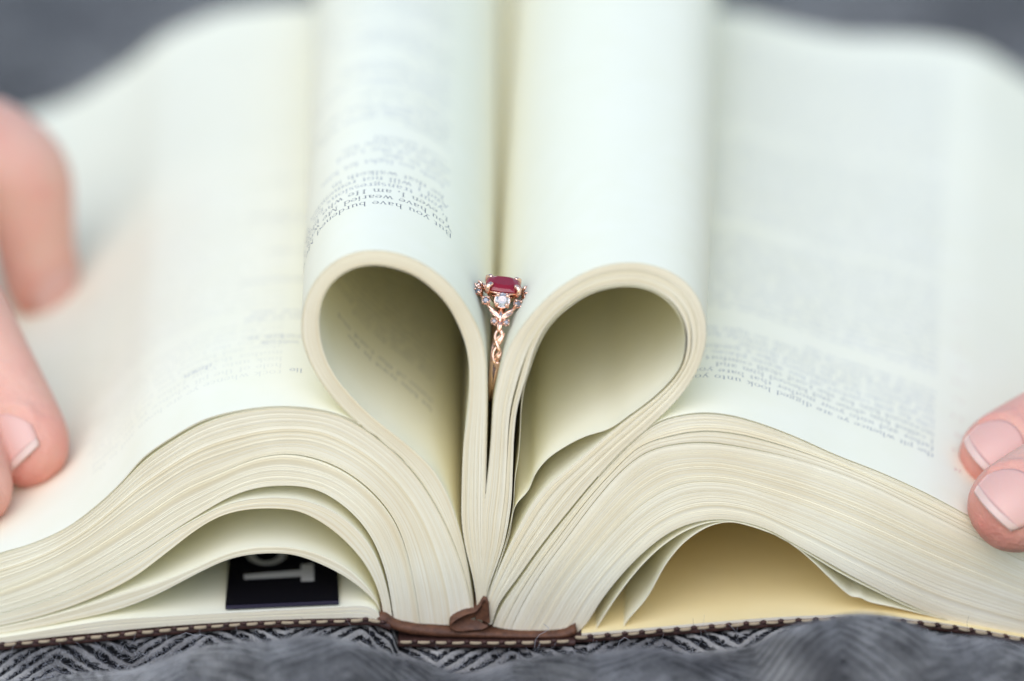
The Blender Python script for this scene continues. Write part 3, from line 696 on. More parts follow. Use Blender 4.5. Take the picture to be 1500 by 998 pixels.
def blanket_mat():
    m, nt, b = material('herringbone_wool', (.1, .1, .1), .95); b.inputs['Specular IOR Level'].default_value = .15
    b.inputs['Sheen Weight'].default_value = .06; b.inputs['Sheen Roughness'].default_value = .5
    tc = N(nt, 'ShaderNodeTexCoord')
    ns = N(nt, 'ShaderNodeTexNoise', i_Scale=900.0, i_Detail=3.0); nt.links.new(tc.outputs['Object'], ns.inputs[0])
    vm = N(nt, 'ShaderNodeVectorMath', operation='SUBTRACT'); vm.inputs[1].default_value = (.5, .5, .5); nt.links.new(ns.outputs['Color'], vm.inputs[0])
    vs_ = N(nt, 'ShaderNodeVectorMath', operation='SCALE'); vs_.inputs['Scale'].default_value = .0016; nt.links.new(vm.outputs[0], vs_.inputs[0])
    va = N(nt, 'ShaderNodeVectorMath', operation='ADD'); nt.links.new(tc.outputs['Object'], va.inputs[0]); nt.links.new(vs_.outputs[0], va.inputs[1])
    sx = N(nt, 'ShaderNodeSeparateXYZ'); nt.links.new(va.outputs[0], sx.inputs[0])
    def M(op, a, b_=None, v=None):
        n = N(nt, 'ShaderNodeMath', operation=op)
        nt.links.new(a, n.inputs[0]) if not isinstance(a, float) else n.inputs[0].__setattr__('default_value', a)
        if b_ is not None:
            if isinstance(b_, float): n.inputs[1].default_value = b_
            else: nt.links.new(b_, n.inputs[1])
        return n.outputs[0]
    # triangle wave of x: the slope flips from band to band
    pp = N(nt, 'ShaderNodeMath', operation='PINGPONG'); nt.links.new(sx.outputs[0], pp.inputs[0]); pp.inputs[1].default_value = BAND*MM
    d = M('ADD', M('MULTIPLY', pp.outputs[0], .9), sx.outputs[1])
    s = M('SINE', M('MULTIPLY', d, 2*math.pi/(PER*MM)))
    s = M('ADD', M('MULTIPLY', s, .5), .5)
    n2 = N(nt, 'ShaderNodeTexNoise', i_Scale=2500.0, i_Detail=3.0); nt.links.new(tc.outputs['Object'], n2.inputs[0])
    s2 = M('ADD', s, M('MULTIPLY', M('SUBTRACT', n2.outputs[0], .5), .9))
    r = ramp(nt, [(.30, (.006, .006, .007)), (.5, (.036, .034, .034)), (.74, (.58, .55, .50))]); nt.links.new(s2, r.inputs[0])
    n3 = N(nt, 'ShaderNodeTexNoise', i_Scale=95.0, i_Detail=4.0); nt.links.new(tc.outputs['Object'], n3.inputs[0])
    r3 = ramp(nt, [(.38, (.42, .42, .43)), (.64, (1, 1, 1))]); nt.links.new(n3.outputs[0], r3.inputs[0])
    n4 = N(nt, 'ShaderNodeTexNoise', i_Scale=17.0, i_Detail=6.0); nt.links.new(tc.outputs['Object'], n4.inputs[0])
    r5 = ramp(nt, [(.38, (.34, .34, .37)), (.60, (1, 1, 1))]); nt.links.new(n4.outputs[0], r5.inputs[0])
    mx = N(nt, 'ShaderNodeMix', data_type='RGBA', blend_type='MULTIPLY'); mx.inputs[0].default_value = 1
    nt.links.new(r.outputs[0], mx.inputs[6]); nt.links.new(r3.outputs[0], mx.inputs[7]); m5 = N(nt, 'ShaderNodeMix', data_type='RGBA', blend_type='MULTIPLY'); m5.inputs[0].default_value = .75; nt.links.new(mx.outputs[2], m5.inputs[6]); nt.links.new(r5.outputs[0], m5.inputs[7]); nt.links.new(m5.outputs[2], b.inputs['Base Color'])
    bp = N(nt, 'ShaderNodeBump', i_Strength=.8, i_Distance=.0006); nt.links.new(s2, bp.inputs['Height']); nt.links.new(bp.outputs[0], b.inputs['Normal'])
    return m
WOOL = blanket_mat()
blanket = mesh_obj('blanket', np.c_[X.ravel(), Y_.ravel(), Z.ravel()], grid_faces(len(xs), len(ys), 0, True), WOOL)
blanket['label'] = 'grey herringbone wool blanket spread under the book, folded up in front'; blanket['category'] = 'blanket'
def fuzz():
    mL, ntf, bf = material('loose_wool', (.42, .42, .44), .9); mD, _, _ = material('dark_loose_wool', (.05, .05, .07), .9)
    mb = MB()
    for i in range(4500):
        x = rng.uniform(-105, 105); y = -3.2-abs(rng.normal(0, 9)); 
        if y < -45: continue
        z = float(blanket_z(np.array([x]), np.array([y]))[0])-.1
        ln = rng.uniform(1.0, 3.6) if rng.random() < .95 else rng.uniform(4, 9)
        a = rng.uniform(0, 6.28); p = np.array([x, y, z]); d = np.array([math.cos(a), math.sin(a)*.7, rng.uniform(.0, .8)]); d /= np.linalg.norm(d); pts = [p]
        for k in range(5):
            d = d+rng.normal(0, .35, 3); d /= np.linalg.norm(d); q = pts[-1]+d*ln/5; q[2] = max(q[2], z-.1); q[1] = min(q[1], -2.9); pts.append(q)
        tube(mb, pts, .023, 3, 0 if rng.random() < .72 else 1, cap=False)
    # a few long stray hairs seen in front of the cover
    for path in ([(783,950),(784,938),(790,930),(800,925),(804,920),(796,914)], [(283,935),(292,930),(302,931),(312,938),(318,944)], [(262,932),(272,927),(290,932)], [(905,948),(908,939),(915,934),(922,938)]):
        p3 = [(*(lambda q: (q[0], -4.5, q[1]))(U(x, y, -4.5)),) for x, y in path]
        pr = np.array(p3); s = np.linspace(0, len(pr)-1, 24); pr = np.c_[[np.interp(s, range(len(pr)), pr[:, k]) for k in range(3)]].T
        tube(mb, pr, .045, 4, 0, cap=False)
    o = mb.build('wool_fuzz', [mL, mD], blanket); o['kind'] = 'stuff'
fuzz()


# ------------------------------------------------------------------ hands
CR_, CU_, CF_ = np.array([1, 0, 0.]), np.array([0, se, ce]), np.array([0, ce, -se])
def ray_at(px, py, depth):
    """photo point at a given distance along the view axis, in mm"""
    k = 36.0/1500/FOC
    return CAM+(CF_+(px-750)*k*CR_+(499-py)*k*CU_)*depth
def project(P):
    d = np.asarray(P)-CAM; w = d@CF_; k = 36.0/1500/FOC
    return 750+(d@CR_)/w/k, 499-(d@CU_)/w/k
def hit(sh, px, py):
    P = sh.P.reshape(-1, 3); n, m, _ = sh.P.shape
    A = np.linspace(0, 1, 40)
    u, v = project(P); u = u.reshape(n, m); v = v.reshape(n, m)
    best = None
    for i in range(n-1):
        if not (min(u[i].min(), u[i+1].min())-2 <= px <= max(u[i].max(), u[i+1].max())+2): continue
        j = np.interp(py, v[i][::-1], np.arange(m)[::-1]); j0 = int(min(m-2, math.floor(j))); f = j-j0
        uu = u[i, j0]*(1-f)+u[i, j0+1]*f
        if best is None or abs(uu-px) < best[0]: best = (abs(uu-px), sh.P[i, j0]*(1-f)+sh.P[i, j0+1]*f)
    return best[1]

def skin_mat():
    m, nt, b = material('skin', (.78, .46, .36), .48)
    b.inputs['Subsurface Weight'].default_value = .25; b.inputs['Subsurface Radius'].default_value = (1, .35, .2); b.inputs['Subsurface Scale'].default_value = .002
    b.inputs['Specular IOR Level'].default_value = .35
    mp = objcoord(nt, (1, 1, 1)); at = N(nt, 'ShaderNodeAttribute', attribute_name='tint')
    n = N(nt, 'ShaderNodeTexNoise', i_Scale=75.0, i_Detail=7.0, i_Roughness=.62); nt.links.new(mp.outputs[0], n.inputs[0])
    ad = N(nt, 'ShaderNodeMath', operation='MULTIPLY_ADD'); nt.links.new(n.outputs[0], ad.inputs[0]); ad.inputs[1].default_value = .8; nt.links.new(at.outputs['Fac'], ad.inputs[2])
    r = ramp(nt, [(.22, (.70, .44, .33)), (.5, (.70, .37, .28)), (.95, (.66, .24, .19))]); nt.links.new(ad.outputs[0], r.inputs[0]); nt.links.new(r.outputs[0], b.inputs['Base Color'])
    bp = N(nt, 'ShaderNodeBump', i_Strength=.35, i_Distance=.0003)
    v = N(nt, 'ShaderNodeTexVoronoi', i_Scale=1100.0); nt.links.new(mp.outputs[0], v.inputs[0]); nt.links.new(v.outputs['Distance'], bp.inputs['Height'])
    n2 = N(nt, 'ShaderNodeTexNoise', i_Scale=300.0, i_Detail=5.0); nt.links.new(mp.outputs[0], n2.inputs[0])
    b2 = N(nt, 'ShaderNodeBump', i_Strength=.5, i_Distance=.0010); nt.links.new(n2.outputs[0], b2.inputs['Height']); nt.links.new(bp.outputs[0], b2.inputs['Normal'])
    nt.links.new(b2.outputs[0], b.inputs['Normal'])
    return m
SKIN = skin_mat()
NAIL, _, _ = material('nail', (.68, .39, .32), .36, Subsurface_Weight=.15, Subsurface_Scale=.001)
NAIL_TIP, _, _ = material('nail_free_edge', (.66, .46, .38), .4, Subsurface_Weight=.1, Subsurface_Scale=.001)

def ell_loft(pts, rw, rh, up, tip=True, n=22):
    """closed loft along pts: half-width rw, half-height rh, `up` the dorsal side; rounded at the far end"""
    pts = np.asarray(pts, float); m0 = len(pts)
    s = np.r_[0, np.cumsum(np.linalg.norm(np.diff(pts, axis=0), axis=1))]
    m = max(24, int(s[-1]/1.6)); u = np.linspace(0, s[-1], m)
    k = np.linspace(0, m0-1, 200); 
    def sm(arr):
        arr = np.interp(u, s, arr); 
        for _ in range(6): arr[1:-1] = arr[1:-1]*.5+(arr[:-2]+arr[2:])*.25
        return arr
    c = np.stack([sm(pts[:, i]) for i in range(3)], 1); w = sm(np.asarray(rw, float)); h = sm(np.asarray(rh, float))
    T = np.gradient(c, axis=0); T /= np.linalg.norm(T, axis=1)[:, None]
    V = []
    frames = []
    for i in range(m):
        d = s[-1]-u[i]; f = 1.0
        rr = w[i]*1.05
        if tip and d < rr: f = math.sqrt(max(0, 1-((rr-d)/rr)**2))**.9
        d2 = u[i]; r2 = w[i]*.9
        if d2 < r2: f *= math.sqrt(max(0, 1-((r2-d2)/r2)**2))
        f = max(f, .03)
        up_ = up-T[i]*np.dot(up, T[i]); up_ /= np.linalg.norm(up_); sd = np.cross(T[i], up_)
        frames.append((c[i], T[i], up_, sd, w[i], h[i]))
        for q in range(n):
            a = 2*math.pi*q/n; V.append(c[i]+sd*math.cos(a)*w[i]*f+up_*math.sin(a)*h[i]*f)
    F = [(i*n+q, i*n+(q+1) % n, (i+1)*n+(q+1) % n, (i+1)*n+q) for i in range(m-1) for q in range(n)]
    F += [tuple(range(n))[::-1], tuple((m-1)*n+q for q in range(n))]
    return V, F, frames, u, s[-1]

def make_hand(label, fingers, palm, up, voxel=.75):
    """fingers: (points root..tip, widths, heights, up, nail?)"""
    root = empty('hand', label, 'hand', tuple(palm[-1][0]))
    inv = -np.array(palm[-1][0])
    mb = MB(); fr = []
    for pts, rw, rh, upf, nail in fingers:
        V, F, frames, u, tot = ell_loft(pts, rw, rh, upf); mb.add(np.array(V)+inv, F)
        fr.append((frames, u, tot, nail))
        # soft folds of skin over the joints and round the nail
        if nail:
            nl, hw = nail[:2]
            loop = []
            for t in np.linspace(-1.35, 1.35, 15):
                loop.append(t)
            P = []
            for q in np.linspace(-math.pi*.5, math.pi*.5, 17):
                along = nl*(.5+.5*math.cos(q))*1.02 if True else 0
                ang = math.sin(q)*hw*1.13
                d = 1.5+(nail[2] if len(nail) > 2 else 1.1)+along*.98
                i = int(np.argmin(abs((tot-u)-d))); c, T, up_, sd, w, h = frames[i]
                rr = w*1.05; f = math.sqrt(max(.05, 1-max(0, (rr-d)/rr)**2))**.9
                P.append(c+sd*math.sin(ang)*w*.96*f+up_*math.cos(ang)*h*.96*f)
            tube(mb, np.array(P)+inv, 1.05, 8)
    for pts, rw, rh in palm[:-1]:
        V, F, *_ = ell_loft(pts, rw, rh, up, True); mb.add(np.array(V)+inv, F)
    o = mb.build('skin', [SKIN], root)
    md = o.modifiers.new('r', 'REMESH'); md.mode = 'VOXEL'; md.voxel_size = voxel*MM; md.use_smooth_shade = True
    ms = o.modifiers.new('s', 'SMOOTH'); ms.factor = .5; ms.iterations = 6
    dg = bpy.context.evaluated_depsgraph_get(); me = bpy.data.meshes.new_from_object(o.evaluated_get(dg))
    me.materials.clear(); me.materials.append(SKIN)
    o.modifiers.clear(); o.data = me
    co = np.zeros(len(me.vertices)*3); me.vertices.foreach_get('co', co); co = co.reshape(-1, 3)/MM-inv
    tint = np.full(len(co), .03)
    for frames, u, tot, nail in fr:
        tipc = frames[-1][0]; d = np.linalg.norm(co-tipc, axis=1); tint = np.maximum(tint, .03+.42*np.exp(-(d/12.0)**2))
        k = len(frames)
    for a in list(me.attributes):
        if a.name == 'tint': me.attributes.remove(a)
    at = me.attributes.new('tint', 'FLOAT', 'POINT'); at.data.foreach_set('value', tint.astype(np.float32))
    me.polygons.foreach_set('use_smooth', np.ones(len(me.polygons), bool))
    for frames, u, tot, nail in fr:
        if not nail: continue
        nl, hw = nail[:2]; noff = nail[2] if len(nail) > 2 else 1.1
        def pt(along, q, lift):
            """along: 0 = free edge end, nl = cuticle; q in -1..1"""
            d = noff+along; i = np.interp(d, (tot-u)[::-1], np.arange(len(u))[::-1]); i0 = int(min(len(u)-2, i)); g = i-i0
            def F_(i):
                c, T, up_, sd, w, h = frames[i]; dd = tot-u[i]; rr = w*1.05
                f = math.sqrt(max(.22, 1-max(0, (rr-dd)/rr)**2))**.9
                a = q*hw; return c+sd*math.sin(a)*w*(f*.55+.45)*1.0+up_*((math.cos(a))*h*(f*.35+.65)+lift)
            return F_(i0)*(1-g)+F_(i0+1)*g
        def patch(a0f, a1f, name, mat, parent, lift, th=.35):
            na, nq = 14, 17; T_ = []; B_ = []
            for i in range(na):
                for j in range(nq):
                    q = -1+2*j/(nq-1)
                    a0, a1 = a0f(q), a1f(q); al = a0+(a1-a0)*i/(na-1)
                    T_.append(pt(al, q, lift)); B_.append(pt(al, q, lift-th))
            V = np.array(T_+B_)+inv; M0 = na*nq
            F = grid_faces(na, nq)+grid_faces(na, nq, M0, True)
            for i in range(na-1):
                for j in (0, nq-1): a = i*nq+j; F.append((a, a+nq, M0+a+nq, M0+a))
            for j in range(nq-1):
                for i in (0, na-1): a = i*nq+j; F.append((a, a+1, M0+a+1, M0+a))
            return mesh_obj(name, V, F, mat, parent)
        edge0 = lambda q: -.2+1.5*q*q
        white = lambda q: 1.15+1.6*q*q
        cut = lambda q: nl-(nl*.5)*(abs(q)**2.4)
        nb = patch(lambda q: min(white(q)-.05, cut(q)-.1), cut, 'nail', NAIL, root, .16)
        patch(edge0, white, 'nail_tip', NAIL_TIP, nb, .22)
    return root

def fing(tip, d, up, lens, w, curl=(0, 0), nail=None, h=.86):
    """points from the knuckle to the tip; d = direction of the last joint (towards the tip); curl bends the joints before it"""
    d = np.array(d, float); d /= np.linalg.norm(d); up = np.array(up, float); up -= d*np.dot(up, d); up /= np.linalg.norm(up)
    ax = np.cross(d, up)
    pts = [np.array(tip, float)]; dd = d.copy(); uu = up.copy()
    for k, l in enumerate(lens):
        if k: 
            a = curl[k-1]; dd = dd*math.cos(a)+uu*(-math.sin(a))*-1*(-1) if False else dd*math.cos(a)-uu*math.sin(a); dd /= np.linalg.norm(dd)
            uu = np.cross(ax, dd)*-1; uu = uu if np.dot(uu, up) > 0 else -uu
        mid = pts[-1]-dd*l*.5; pts += [mid, pts[-1]-dd*l]
    P = pts[::-1]; n = len(P)
    prof = {7: [1.12, 1.10, 1.06, 1.12, 1.0, 1.04, .98]}[n] if n == 7 else np.linspace(1.1, 1, n)
    rw = np.array(prof)*w
    return (P, rw, rw*h, up, nail)

# right-hand side: two fingertips pressing the page, pointing left and down
def seat(sh, px, py, r):
    """centre of a finger of radius r lying on the sheet, seen at this photo point"""
    p = hit(sh, px, py+r*7.0); return p+np.array([0, -.3, 1.0])*r*.9

def hand_right():
    up = np.array([-.05, -.62, .78])
    dA = np.array([-.80, -.52, -.30]); dB = np.array([-.84, -.42, -.34])
    tA = ray_at(1434, 777, 690+8)    # lower, nearer fingertip
    tB = ray_at(1417, 699, 690+29)    # upper fingertip behind it
    wA, wB = 9.4, 8.9
    fA = fing(tA, dA, up, (25, 26, 42), wA, (.25, .35), (10.6, .80))
    fB = fing(tB, dB, up, (26, 29, 46), wB, (.25, .35), (10.6, .80))
    tC = tB+np.array([24, 19, 2.0]); tD = tC+np.array([14, 16, 0.])
    fC = fing(tC, dB, up, (25, 27, 42), 8.2, (.35, .5), (11, .95))
    fD = fing(tD, dB, up, (21, 20, 33), 7.2, (.35, .5), (9, .95))
    k = [f[0][0] for f in (fA, fB, fC, fD)]
    mid = (k[1]+k[2])/2; back = np.mean([k[i]-[fA, fB, fC, fD][i][0][-1] for i in range(4)], axis=0); back /= np.linalg.norm(back); back = back*.9+np.array([.5, .1, -.25]); back /= np.linalg.norm(back)
    wrist = mid+back*88
    palm = []
    for i in range(3*(len(k)-1)+1):
        f = i/3; i0 = min(int(f), len(k)-2); q = k[i0]*(1-(f-i0))+k[i0+1]*(f-i0); kn = 1 if i % 3 == 0 else .86
        palm.append(([wrist+(q-mid)*.35, (q+wrist)/2+(q-mid)*.15, q*.8+wrist*.2, q-(q-wrist)*(0 if i % 3 == 0 else .10)], [15, 16, 14*kn, 10.5*kn], [13, 14, 12*kn, 9.5*kn]))
    palm.append(([wrist+back*170, wrist+back*90, wrist+back*30, wrist, wrist-back*12], [36, 33, 28, 27, 26], [32, 28, 22, 19, 16]))
    # the thumb goes under the edge of the book
    tt = k[0]+np.array([-6, -8, -34.]); tb = wrist+(k[0]-mid)*.6-np.array([0, 0, 8.])
    thumb = ([tb, (tb*.5+tt*.5)+np.array([6, -8, -8.]), tt*.7+tb*.3, tt+np.array([6, 0, 0]), tt+np.array([-20, 4, 2.])], [15, 14, 11, 10.5, 10], [13, 12, 10, 9.5, 9], np.array([0, -.8, -.6]), (12, .95))
    palm.append((wrist,))
    return make_hand('hand at the right edge, two fingertips with pale nails pressing the page', [fA, fB, fC, fD, thumb], palm, up)
hand_right()

def hand_left():
    up = np.array([-.10, -.66, .74])
    # B: the large near fingertip, pointing towards the viewer and to the right
    dB = np.array([.42, -.62, -.62]); tB = ray_at(66, 705, 690+36)
    fB = fing(tB, dB, np.array([-.72, -.50, .42]), (27, 28, 44), 9.2, (.12, .3), (11.5, .95, 3.2))
    # C: sliver of the next finger, lower left
    dC = np.array([.30, -.62, -.62]); tC = ray_at(-22, 768, 690+26)
    fC = fing(tC, dC, np.array([-.42, -.35, .83]), (24, 24, 40), 8.0, (.12, .3), (11, .95))
    # A: bent finger further back, far out of focus
    tA = ray_at(68, 466, 690+124)
    PA = np.array([ray_at(-420, 350, 760), ray_at(-240, 225, 780), ray_at(-140, 225, 795), ray_at(-30, 212, 806), ray_at(32, 255, 806), ray_at(48, 340, 808), tA])
    fA = (PA, np.array([11, 10.5, 10.8, 12.6, 12.4, 9.8, 8.4]), np.array([10, 9.5, 9.8, 11.4, 11.0, 8.6, 7.2]), np.array([.62, -.55, .56]), (11, .85, 2.0))
    tD = (tA*.5+tB*.5)+np.array([-26, 2, 0.]); fD = fing(tD, dB, up, (27, 29, 46), 8.8, (.2, .5), (12, .95))
    fs = [fC, fB, fD, fA]
    k = [f[0][0] for f in fs]; mid = np.mean(k, axis=0)
    back = np.array([-.93, .30, .16]); back /= np.linalg.norm(back)
    wrist = mid+back*85
    palm = []
    for i in range(3*(len(k)-1)+1):
        f = i/3; i0 = min(int(f), len(k)-2); q = k[i0]*(1-(f-i0))+k[i0+1]*(f-i0); kn = 1 if i % 3 == 0 else .86
        palm.append(([wrist+(q-mid)*.35, (q+wrist)/2+(q-mid)*.15, q*.8+wrist*.2, q-(q-wrist)*(0 if i % 3 == 0 else .10)], [15, 16, 14*kn, 10.5*kn], [13, 14, 12*kn, 9.5*kn]))
    palm.append(([wrist+back*170, wrist+back*90, wrist+back*30, wrist, wrist-back*12], [36, 33, 28, 27, 26], [32, 28, 22, 19, 16]))
    tt = mid+np.array([-30, 30, -40.]); tb = wrist+np.array([0, 20, -8.])
    thumb = ([tb, tb*.6+tt*.4, tb*.3+tt*.7, tt, tt+np.array([16, -8, 4.])], [15, 14, 11, 10.5, 10], [13, 12, 10, 9.5, 9], np.array([0, .3, -.9]), (12, .95))
    palm.append((wrist,))
    return make_hand('hand at the left edge, fingers pointing down onto the blank page', fs+[thumb], palm, up)
hand_left()


# ------------------------------------------------------------------ ring
def metal_mat(name, col, rough):
    m, nt, b = material(name, col, rough, 1.0); return m
GOLD = metal_mat('rose_gold', (.95, .62, .47), .12)
RUBY, nt_, rb_ = material('ruby', (.36, .001, .016), .05, Transmission_Weight=.35, Specular_IOR_Level=.25, IOR=1.77)
DIAM, _, _ = material('diamond', (.97, .98, 1.0), .02, Transmission_Weight=.8, IOR=2.3)
DARK, _, _ = material('grey_diamond', (.12, .13, .17), .06, Transmission_Weight=.2, IOR=2.3)
ringE = empty('ring', 'rose gold ring with a red gemstone standing between the two page curls', 'ring')
RC = np.array([ray_at(727, 510, 690+13.5+2)]).ravel()
RC[1] = 15.0
_x, _z = U(725.5, 508, 15.0); RC = np.array([_x, 15.0, _z])
ringE.location = Vector(RC)*MM
ringE.rotation_euler = (0, R(7.0), R(0)); ringE.scale = (1.06, 1.06, 1.06)
RR = 9.6
def rp(th, x=0.0, r=0.0):
    """ring coordinates: angle from the top towards the viewer (degrees), sideways x, height r above the band centre"""
    a = R(th); return np.array([x, -(RR+r)*math.sin(a), (RR+r)*math.cos(a)])
def rframe(th): a = R(th); return np.array([1., 0, 0]), np.array([0, -math.cos(a), -math.sin(a)]), np.array([0, -math.sin(a), math.cos(a)])
# plain lower band with a split groove
def band():
    mb = MB(); V = []; n = 120; m = 14
    for i in range(n):
        th = 84+(276-84)*i/(n-1)
        X_, T_, N_ = rframe(th)
        e = min(1, min(th-84, 276-th)/45)
        hw = 1.12-.22*e; hh = .75
        grv = .45*(1-min(1, min(th-84, 276-th)/24))
        for q in range(m):
            a = 2*math.pi*q/m; cx, cz = math.cos(a), math.sin(a)
            cx = math.copysign(abs(cx)**.8, cx)
            g = grv*math.exp(-(cx/.28)**2) if cz > 0 else 0
            V.append(rp(th)+X_*cx*hw+N_*(cz*hh-g))
    F = [(i*m+q, i*m+(q+1) % m, (i+1)*m+(q+1) % m, (i+1)*m+q) for i in range(n-1) for q in range(m)]+[tuple(range(m))[::-1], tuple((n-1)*m+q for q in range(m))]
    mb.add(V, F); mb.build('band', [GOLD], ringE)
band()
def leaf(path, w, name='leaf', ridge=.22, h=.42):
    """pointed leaf with raised rim and a hollow: path = [(theta, x, r)...]"""
    P = np.array([rp(*p) for p in path]); s = np.linspace(0, 1, 20); k = np.linspace(0, 1, len(P))
    c = np.stack([np.interp(s, k, P[:, i]) for i in range(3)], 1)
    for _ in range(3): c[1:-1] = c[1:-1]*.5+(c[:-2]+c[2:])*.25
    T = np.gradient(c, axis=0); T /= np.linalg.norm(T, axis=1)[:, None]
    mb = MB(); V = []; prof = [(-1, -.3), (-1, .55), (-.78, 1), (-.45, .35), (0, .1), (.45, .35), (.78, 1), (1, .55), (1, -.3)]
    for i in range(20):
        out = c[i]*np.array([0, 1, 1]); out /= np.linalg.norm(out); sd = np.cross(T[i], out); sd /= np.linalg.norm(sd); up = np.cross(sd, T[i])
        ww = w*(math.sin(math.pi*(s[i]*.94+.03))**.75)
        for a, b in prof: V.append(c[i]+sd*a*ww+up*b*h*(.5+.5*math.sin(math.pi*(s[i]*.9+.05))))
    m = len(prof); F = [(i*m+q, i*m+(q+1) % m, (i+1)*m+(q+1) % m, (i+1)*m+q) for i in range(19) for q in range(m)]+[tuple(range(m))[::-1], tuple(19*m+q for q in range(m))]
    mb.add(V, F); return mb.build(name, [GOLD], ringE)
def bead(mb, p, r, sc=(1, 1, 1), n=10):
    V = []; F = []
    for i in range(n+1):
        for j in range(2*n):
            a, b = math.pi*i/n, math.pi*j/n; V.append(np.array(p)+r*np.array([math.sin(a)*math.cos(b)*sc[0], math.sin(a)*math.sin(b)*sc[1], math.cos(a)*sc[2]]))
    for i in range(n):
        for j in range(2*n): F.append((i*2*n+j, (i+1)*2*n+j, (i+1)*2*n+(j+1) % (2*n), i*2*n+(j+1) % (2*n)))
    mb.add(V, F)
def gem(name, pos, nrm, rx_, ry_, mat, crown=.32, pav=.5, table=.56, n=16, sq=1.0, xax=(1, 0, 0)):
    nrm = np.array(nrm, float); nrm /= np.linalg.norm(nrm); xa = np.array(xax, float); xa -= nrm*np.dot(xa, nrm); xa /= np.linalg.norm(xa); ya = np.cross(nrm, xa)
    rings = [(table, crown, 0), (.84, crown*.62, .5), (1.0, .06, 0), (1.0, -.03, 0), (.62, -pav*.55, .5)]
    V = []; F = []
    for f, z, off in rings:
        for j in range(n):
            a = 2*math.pi*(j+off)/n; ca, sa = math.cos(a), math.sin(a)
            ca, sa = math.copysign(abs(ca)**sq, ca), math.copysign(abs(sa)**sq, sa)
            V.append(np.array(pos)+xa*ca*rx_*f+ya*sa*ry_*f+nrm*z*max(rx_, ry_))
    V.append(np.array(pos)-nrm*pav*max(rx_, ry_)); F.append(tuple(range(n)))
    for k in range(len(rings)-1):
        for j in range(n):
            a, b, c_, d = k*n+j, k*n+(j+1) % n, (k+1)*n+(j+1) % n, (k+1)*n+j
            F += [(a, d, b), (b, d, c_)] if rings[k+1][2] > rings[k][2] else [(a, d, c_), (a, c_, b)]
    k = len(rings)-1
    for j in range(n): F.append((k*n+j, len(V)-1, k*n+(j+1) % n))
    return mesh_obj(name, V, F, mat, ringE, smooth=False)
def setting(p, nrm, r, deep=1.1, name='setting', claws=4, rot=.5, cr=.24):
    """little cup and claws that hold a stone"""
    nrm = np.array(nrm, float); nrm /= np.linalg.norm(nrm); xa = np.array([1, 0, 0.]); xa -= nrm*np.dot(xa, nrm); xa /= np.linalg.norm(xa); ya = np.cross(nrm, xa)
    mb = MB(); m = 20; V = []
    prof = [(.0, -deep), (.45, -deep), (.8, -deep*.5), (1.12, -.12), (1.12, .02), (.98, .0), (.7, -.35), (.0, -.5)]
    for f, z in prof:
        for j in range(m): a = 2*math.pi*j/m; V.append(np.array(p)+xa*math.cos(a)*r*f+ya*math.sin(a)*r*f+nrm*z)
    mb.add(V, grid_faces_wrap(len(prof), m))
    for k in range(claws):
        a = 2*math.pi*(k+rot)/claws; o_ = xa*math.cos(a)+ya*math.sin(a)
        tube(mb, [np.array(p)+o_*r*.6-nrm*deep*.9, np.array(p)+o_*r*1.12-nrm*.1, np.array(p)+o_*r*1.08+nrm*.2, np.array(p)+o_*r*.88+nrm*.36], [cr*.9, cr, cr, cr*.85], 8)
        bead(mb, np.array(p)+o_*r*.9+nrm*.34, cr*1.05, n=6)
    return mb.build(name, [GOLD], ringE)
def grid_faces_wrap(a, m): return [(i*m+j, i*m+(j+1) % m, (i+1)*m+(j+1) % m, (i+1)*m+j) for i in range(a-1) for j in range(m)]
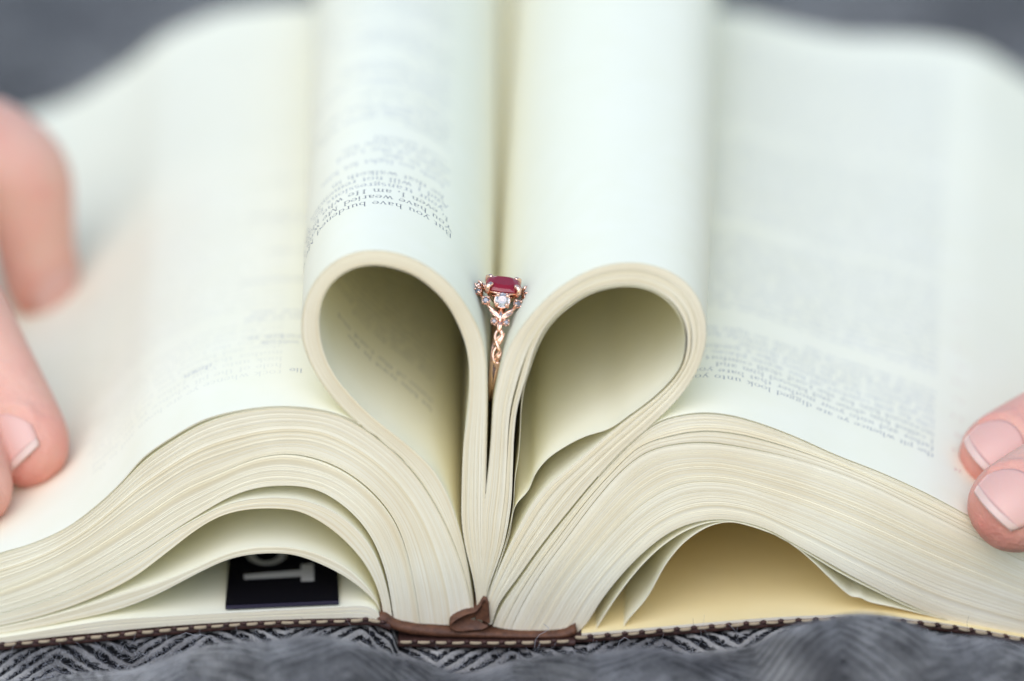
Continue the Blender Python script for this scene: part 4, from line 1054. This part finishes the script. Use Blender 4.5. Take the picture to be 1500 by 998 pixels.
# both shoulders (front = +, back = -)
for sg in (1, -1):
    # twisted vine: two strands that cross, then open into leaves
    for ph in (0, math.pi):
        mb = MB(); P = []; rad = []
        for i in range(60):
            t = i/59; th = 50+(92-50)*t
            P.append(rp(sg*th, .72*math.sin(ph+t*2*math.pi*1.05+.5)*(.9), .28*math.cos(ph+t*2*math.pi*1.05+.5)+.1)); rad.append(.36+.06*math.sin(t*9+ph))
        tube(mb, P, rad, 8); mb.build('vine_strand', [GOLD], ringE)
    leaf([(sg*84, -.75, .15), (sg*78, .1, .45), (sg*72, .75, .35)], .40)
    leaf([(sg*66, -.75, .2), (sg*60, .15, .5), (sg*53, .95, .45)], .50)
    leaf([(sg*51, -.1, .4), (sg*45.5, -.05, .65), (sg*40, .05, .5)], .46)
    leaf([(sg*38, .15, .7), (sg*34, 1.1, .9), (sg*29, 2.2, .9)], .46)
    leaf([(sg*38, -.15, .7), (sg*34, -1.1, .9), (sg*29, -2.2, .9)], .46)
    mb = MB(); tube(mb, [rp(sg*52, 0, -.2), rp(sg*44, 0, -.1), rp(sg*36, 0, .1), rp(sg*24, 0, .4)], [.5, .5, .6, .8], 10); mb.build('shank', [GOLD], ringE)
    X_, T_, N_ = rframe(sg*34)
    nfront = np.array([0, -.80*sg, .60])
    for sx_ in (-1, 1):
        p = rp(sg*41.5, sx_*1.12, .75); setting(p, nfront+np.array([sx_*.1, 0, 0]), .56, .8, cr=.2); gem('side_stone', p+nfront*.12, nfront+np.array([sx_*.1, 0, 0]), .5, .5, DARK, n=8)
        p = rp(sg*19, sx_*2.95, 1.35); nn_ = np.array([sx_*.35, -.72*sg, .6]); setting(p, nn_, .74, 1.2, cr=.24); gem('side_stone', p+nn_*.12, nn_, .64, .64, DARK, n=8)
        p = rp(sg*8.0, sx_*4.55, 1.75); nn_ = np.array([sx_*.75, -.5*sg, .55]); setting(p, nn_, .70, 1.1, cr=.24); gem('side_stone', p+nn_*.12, nn_, .60, .60, DARK, n=8)
        mb = MB(); tube(mb, [rp(sg*30, sx_*.7, .3), rp(sg*24, sx_*2.0, .4), rp(sg*17, sx_*3.1, .7), rp(sg*8, sx_*4.0, 1.0), rp(0, sx_*4.2, 1.0)], .33, 8); mb.build('halo_wire', [GOLD], ringE)
    pd = rp(sg*19.5, 0, 1.85); nd = np.array([0, -.78*sg, .63])
    setting(pd, nd, 1.36, 1.7, claws=4, rot=.5, cr=.33); gem('diamond', pd+nd*.1, nd, 1.36, 1.36, DIAM, n=16)
# centre stone and its basket
pc = rp(0, 0, 2.75)
gem('ruby', pc, (0, -.16, 1), 3.25, 2.75, RUBY, crown=.30, pav=.55, table=.56, n=12, sq=.62)
mb = MB()
for zz, k in ((-1.7, .62), (-.75, .86)):
    tube(mb, [pc+np.array([math.copysign(abs(math.cos(a))**.72, math.cos(a))*3.2*k, math.copysign(abs(math.sin(a))**.72, math.sin(a))*2.75*k, zz]) for a in np.linspace(0, 2*math.pi, 41)], .28, 8, cap=False)
mb.build('basket', [GOLD], ringE)
for sx_ in (-1, 1):
    for sy_ in (-1, 1):
        mb = MB(); o_ = lambda f, z: pc+np.array([sx_*2.72*f, sy_*2.25*f, z])
        pts = [o_(.45, -2.9), o_(.85, -1.4), o_(1.07, -.2), o_(1.06, .35), o_(.90, .68), o_(.78, .72)]
        tube(mb, pts, [.45, .46, .50, .52, .46, .32], 10); bead(mb, o_(.86, .66), .46, n=8); mb.build('prong', [GOLD], ringE)
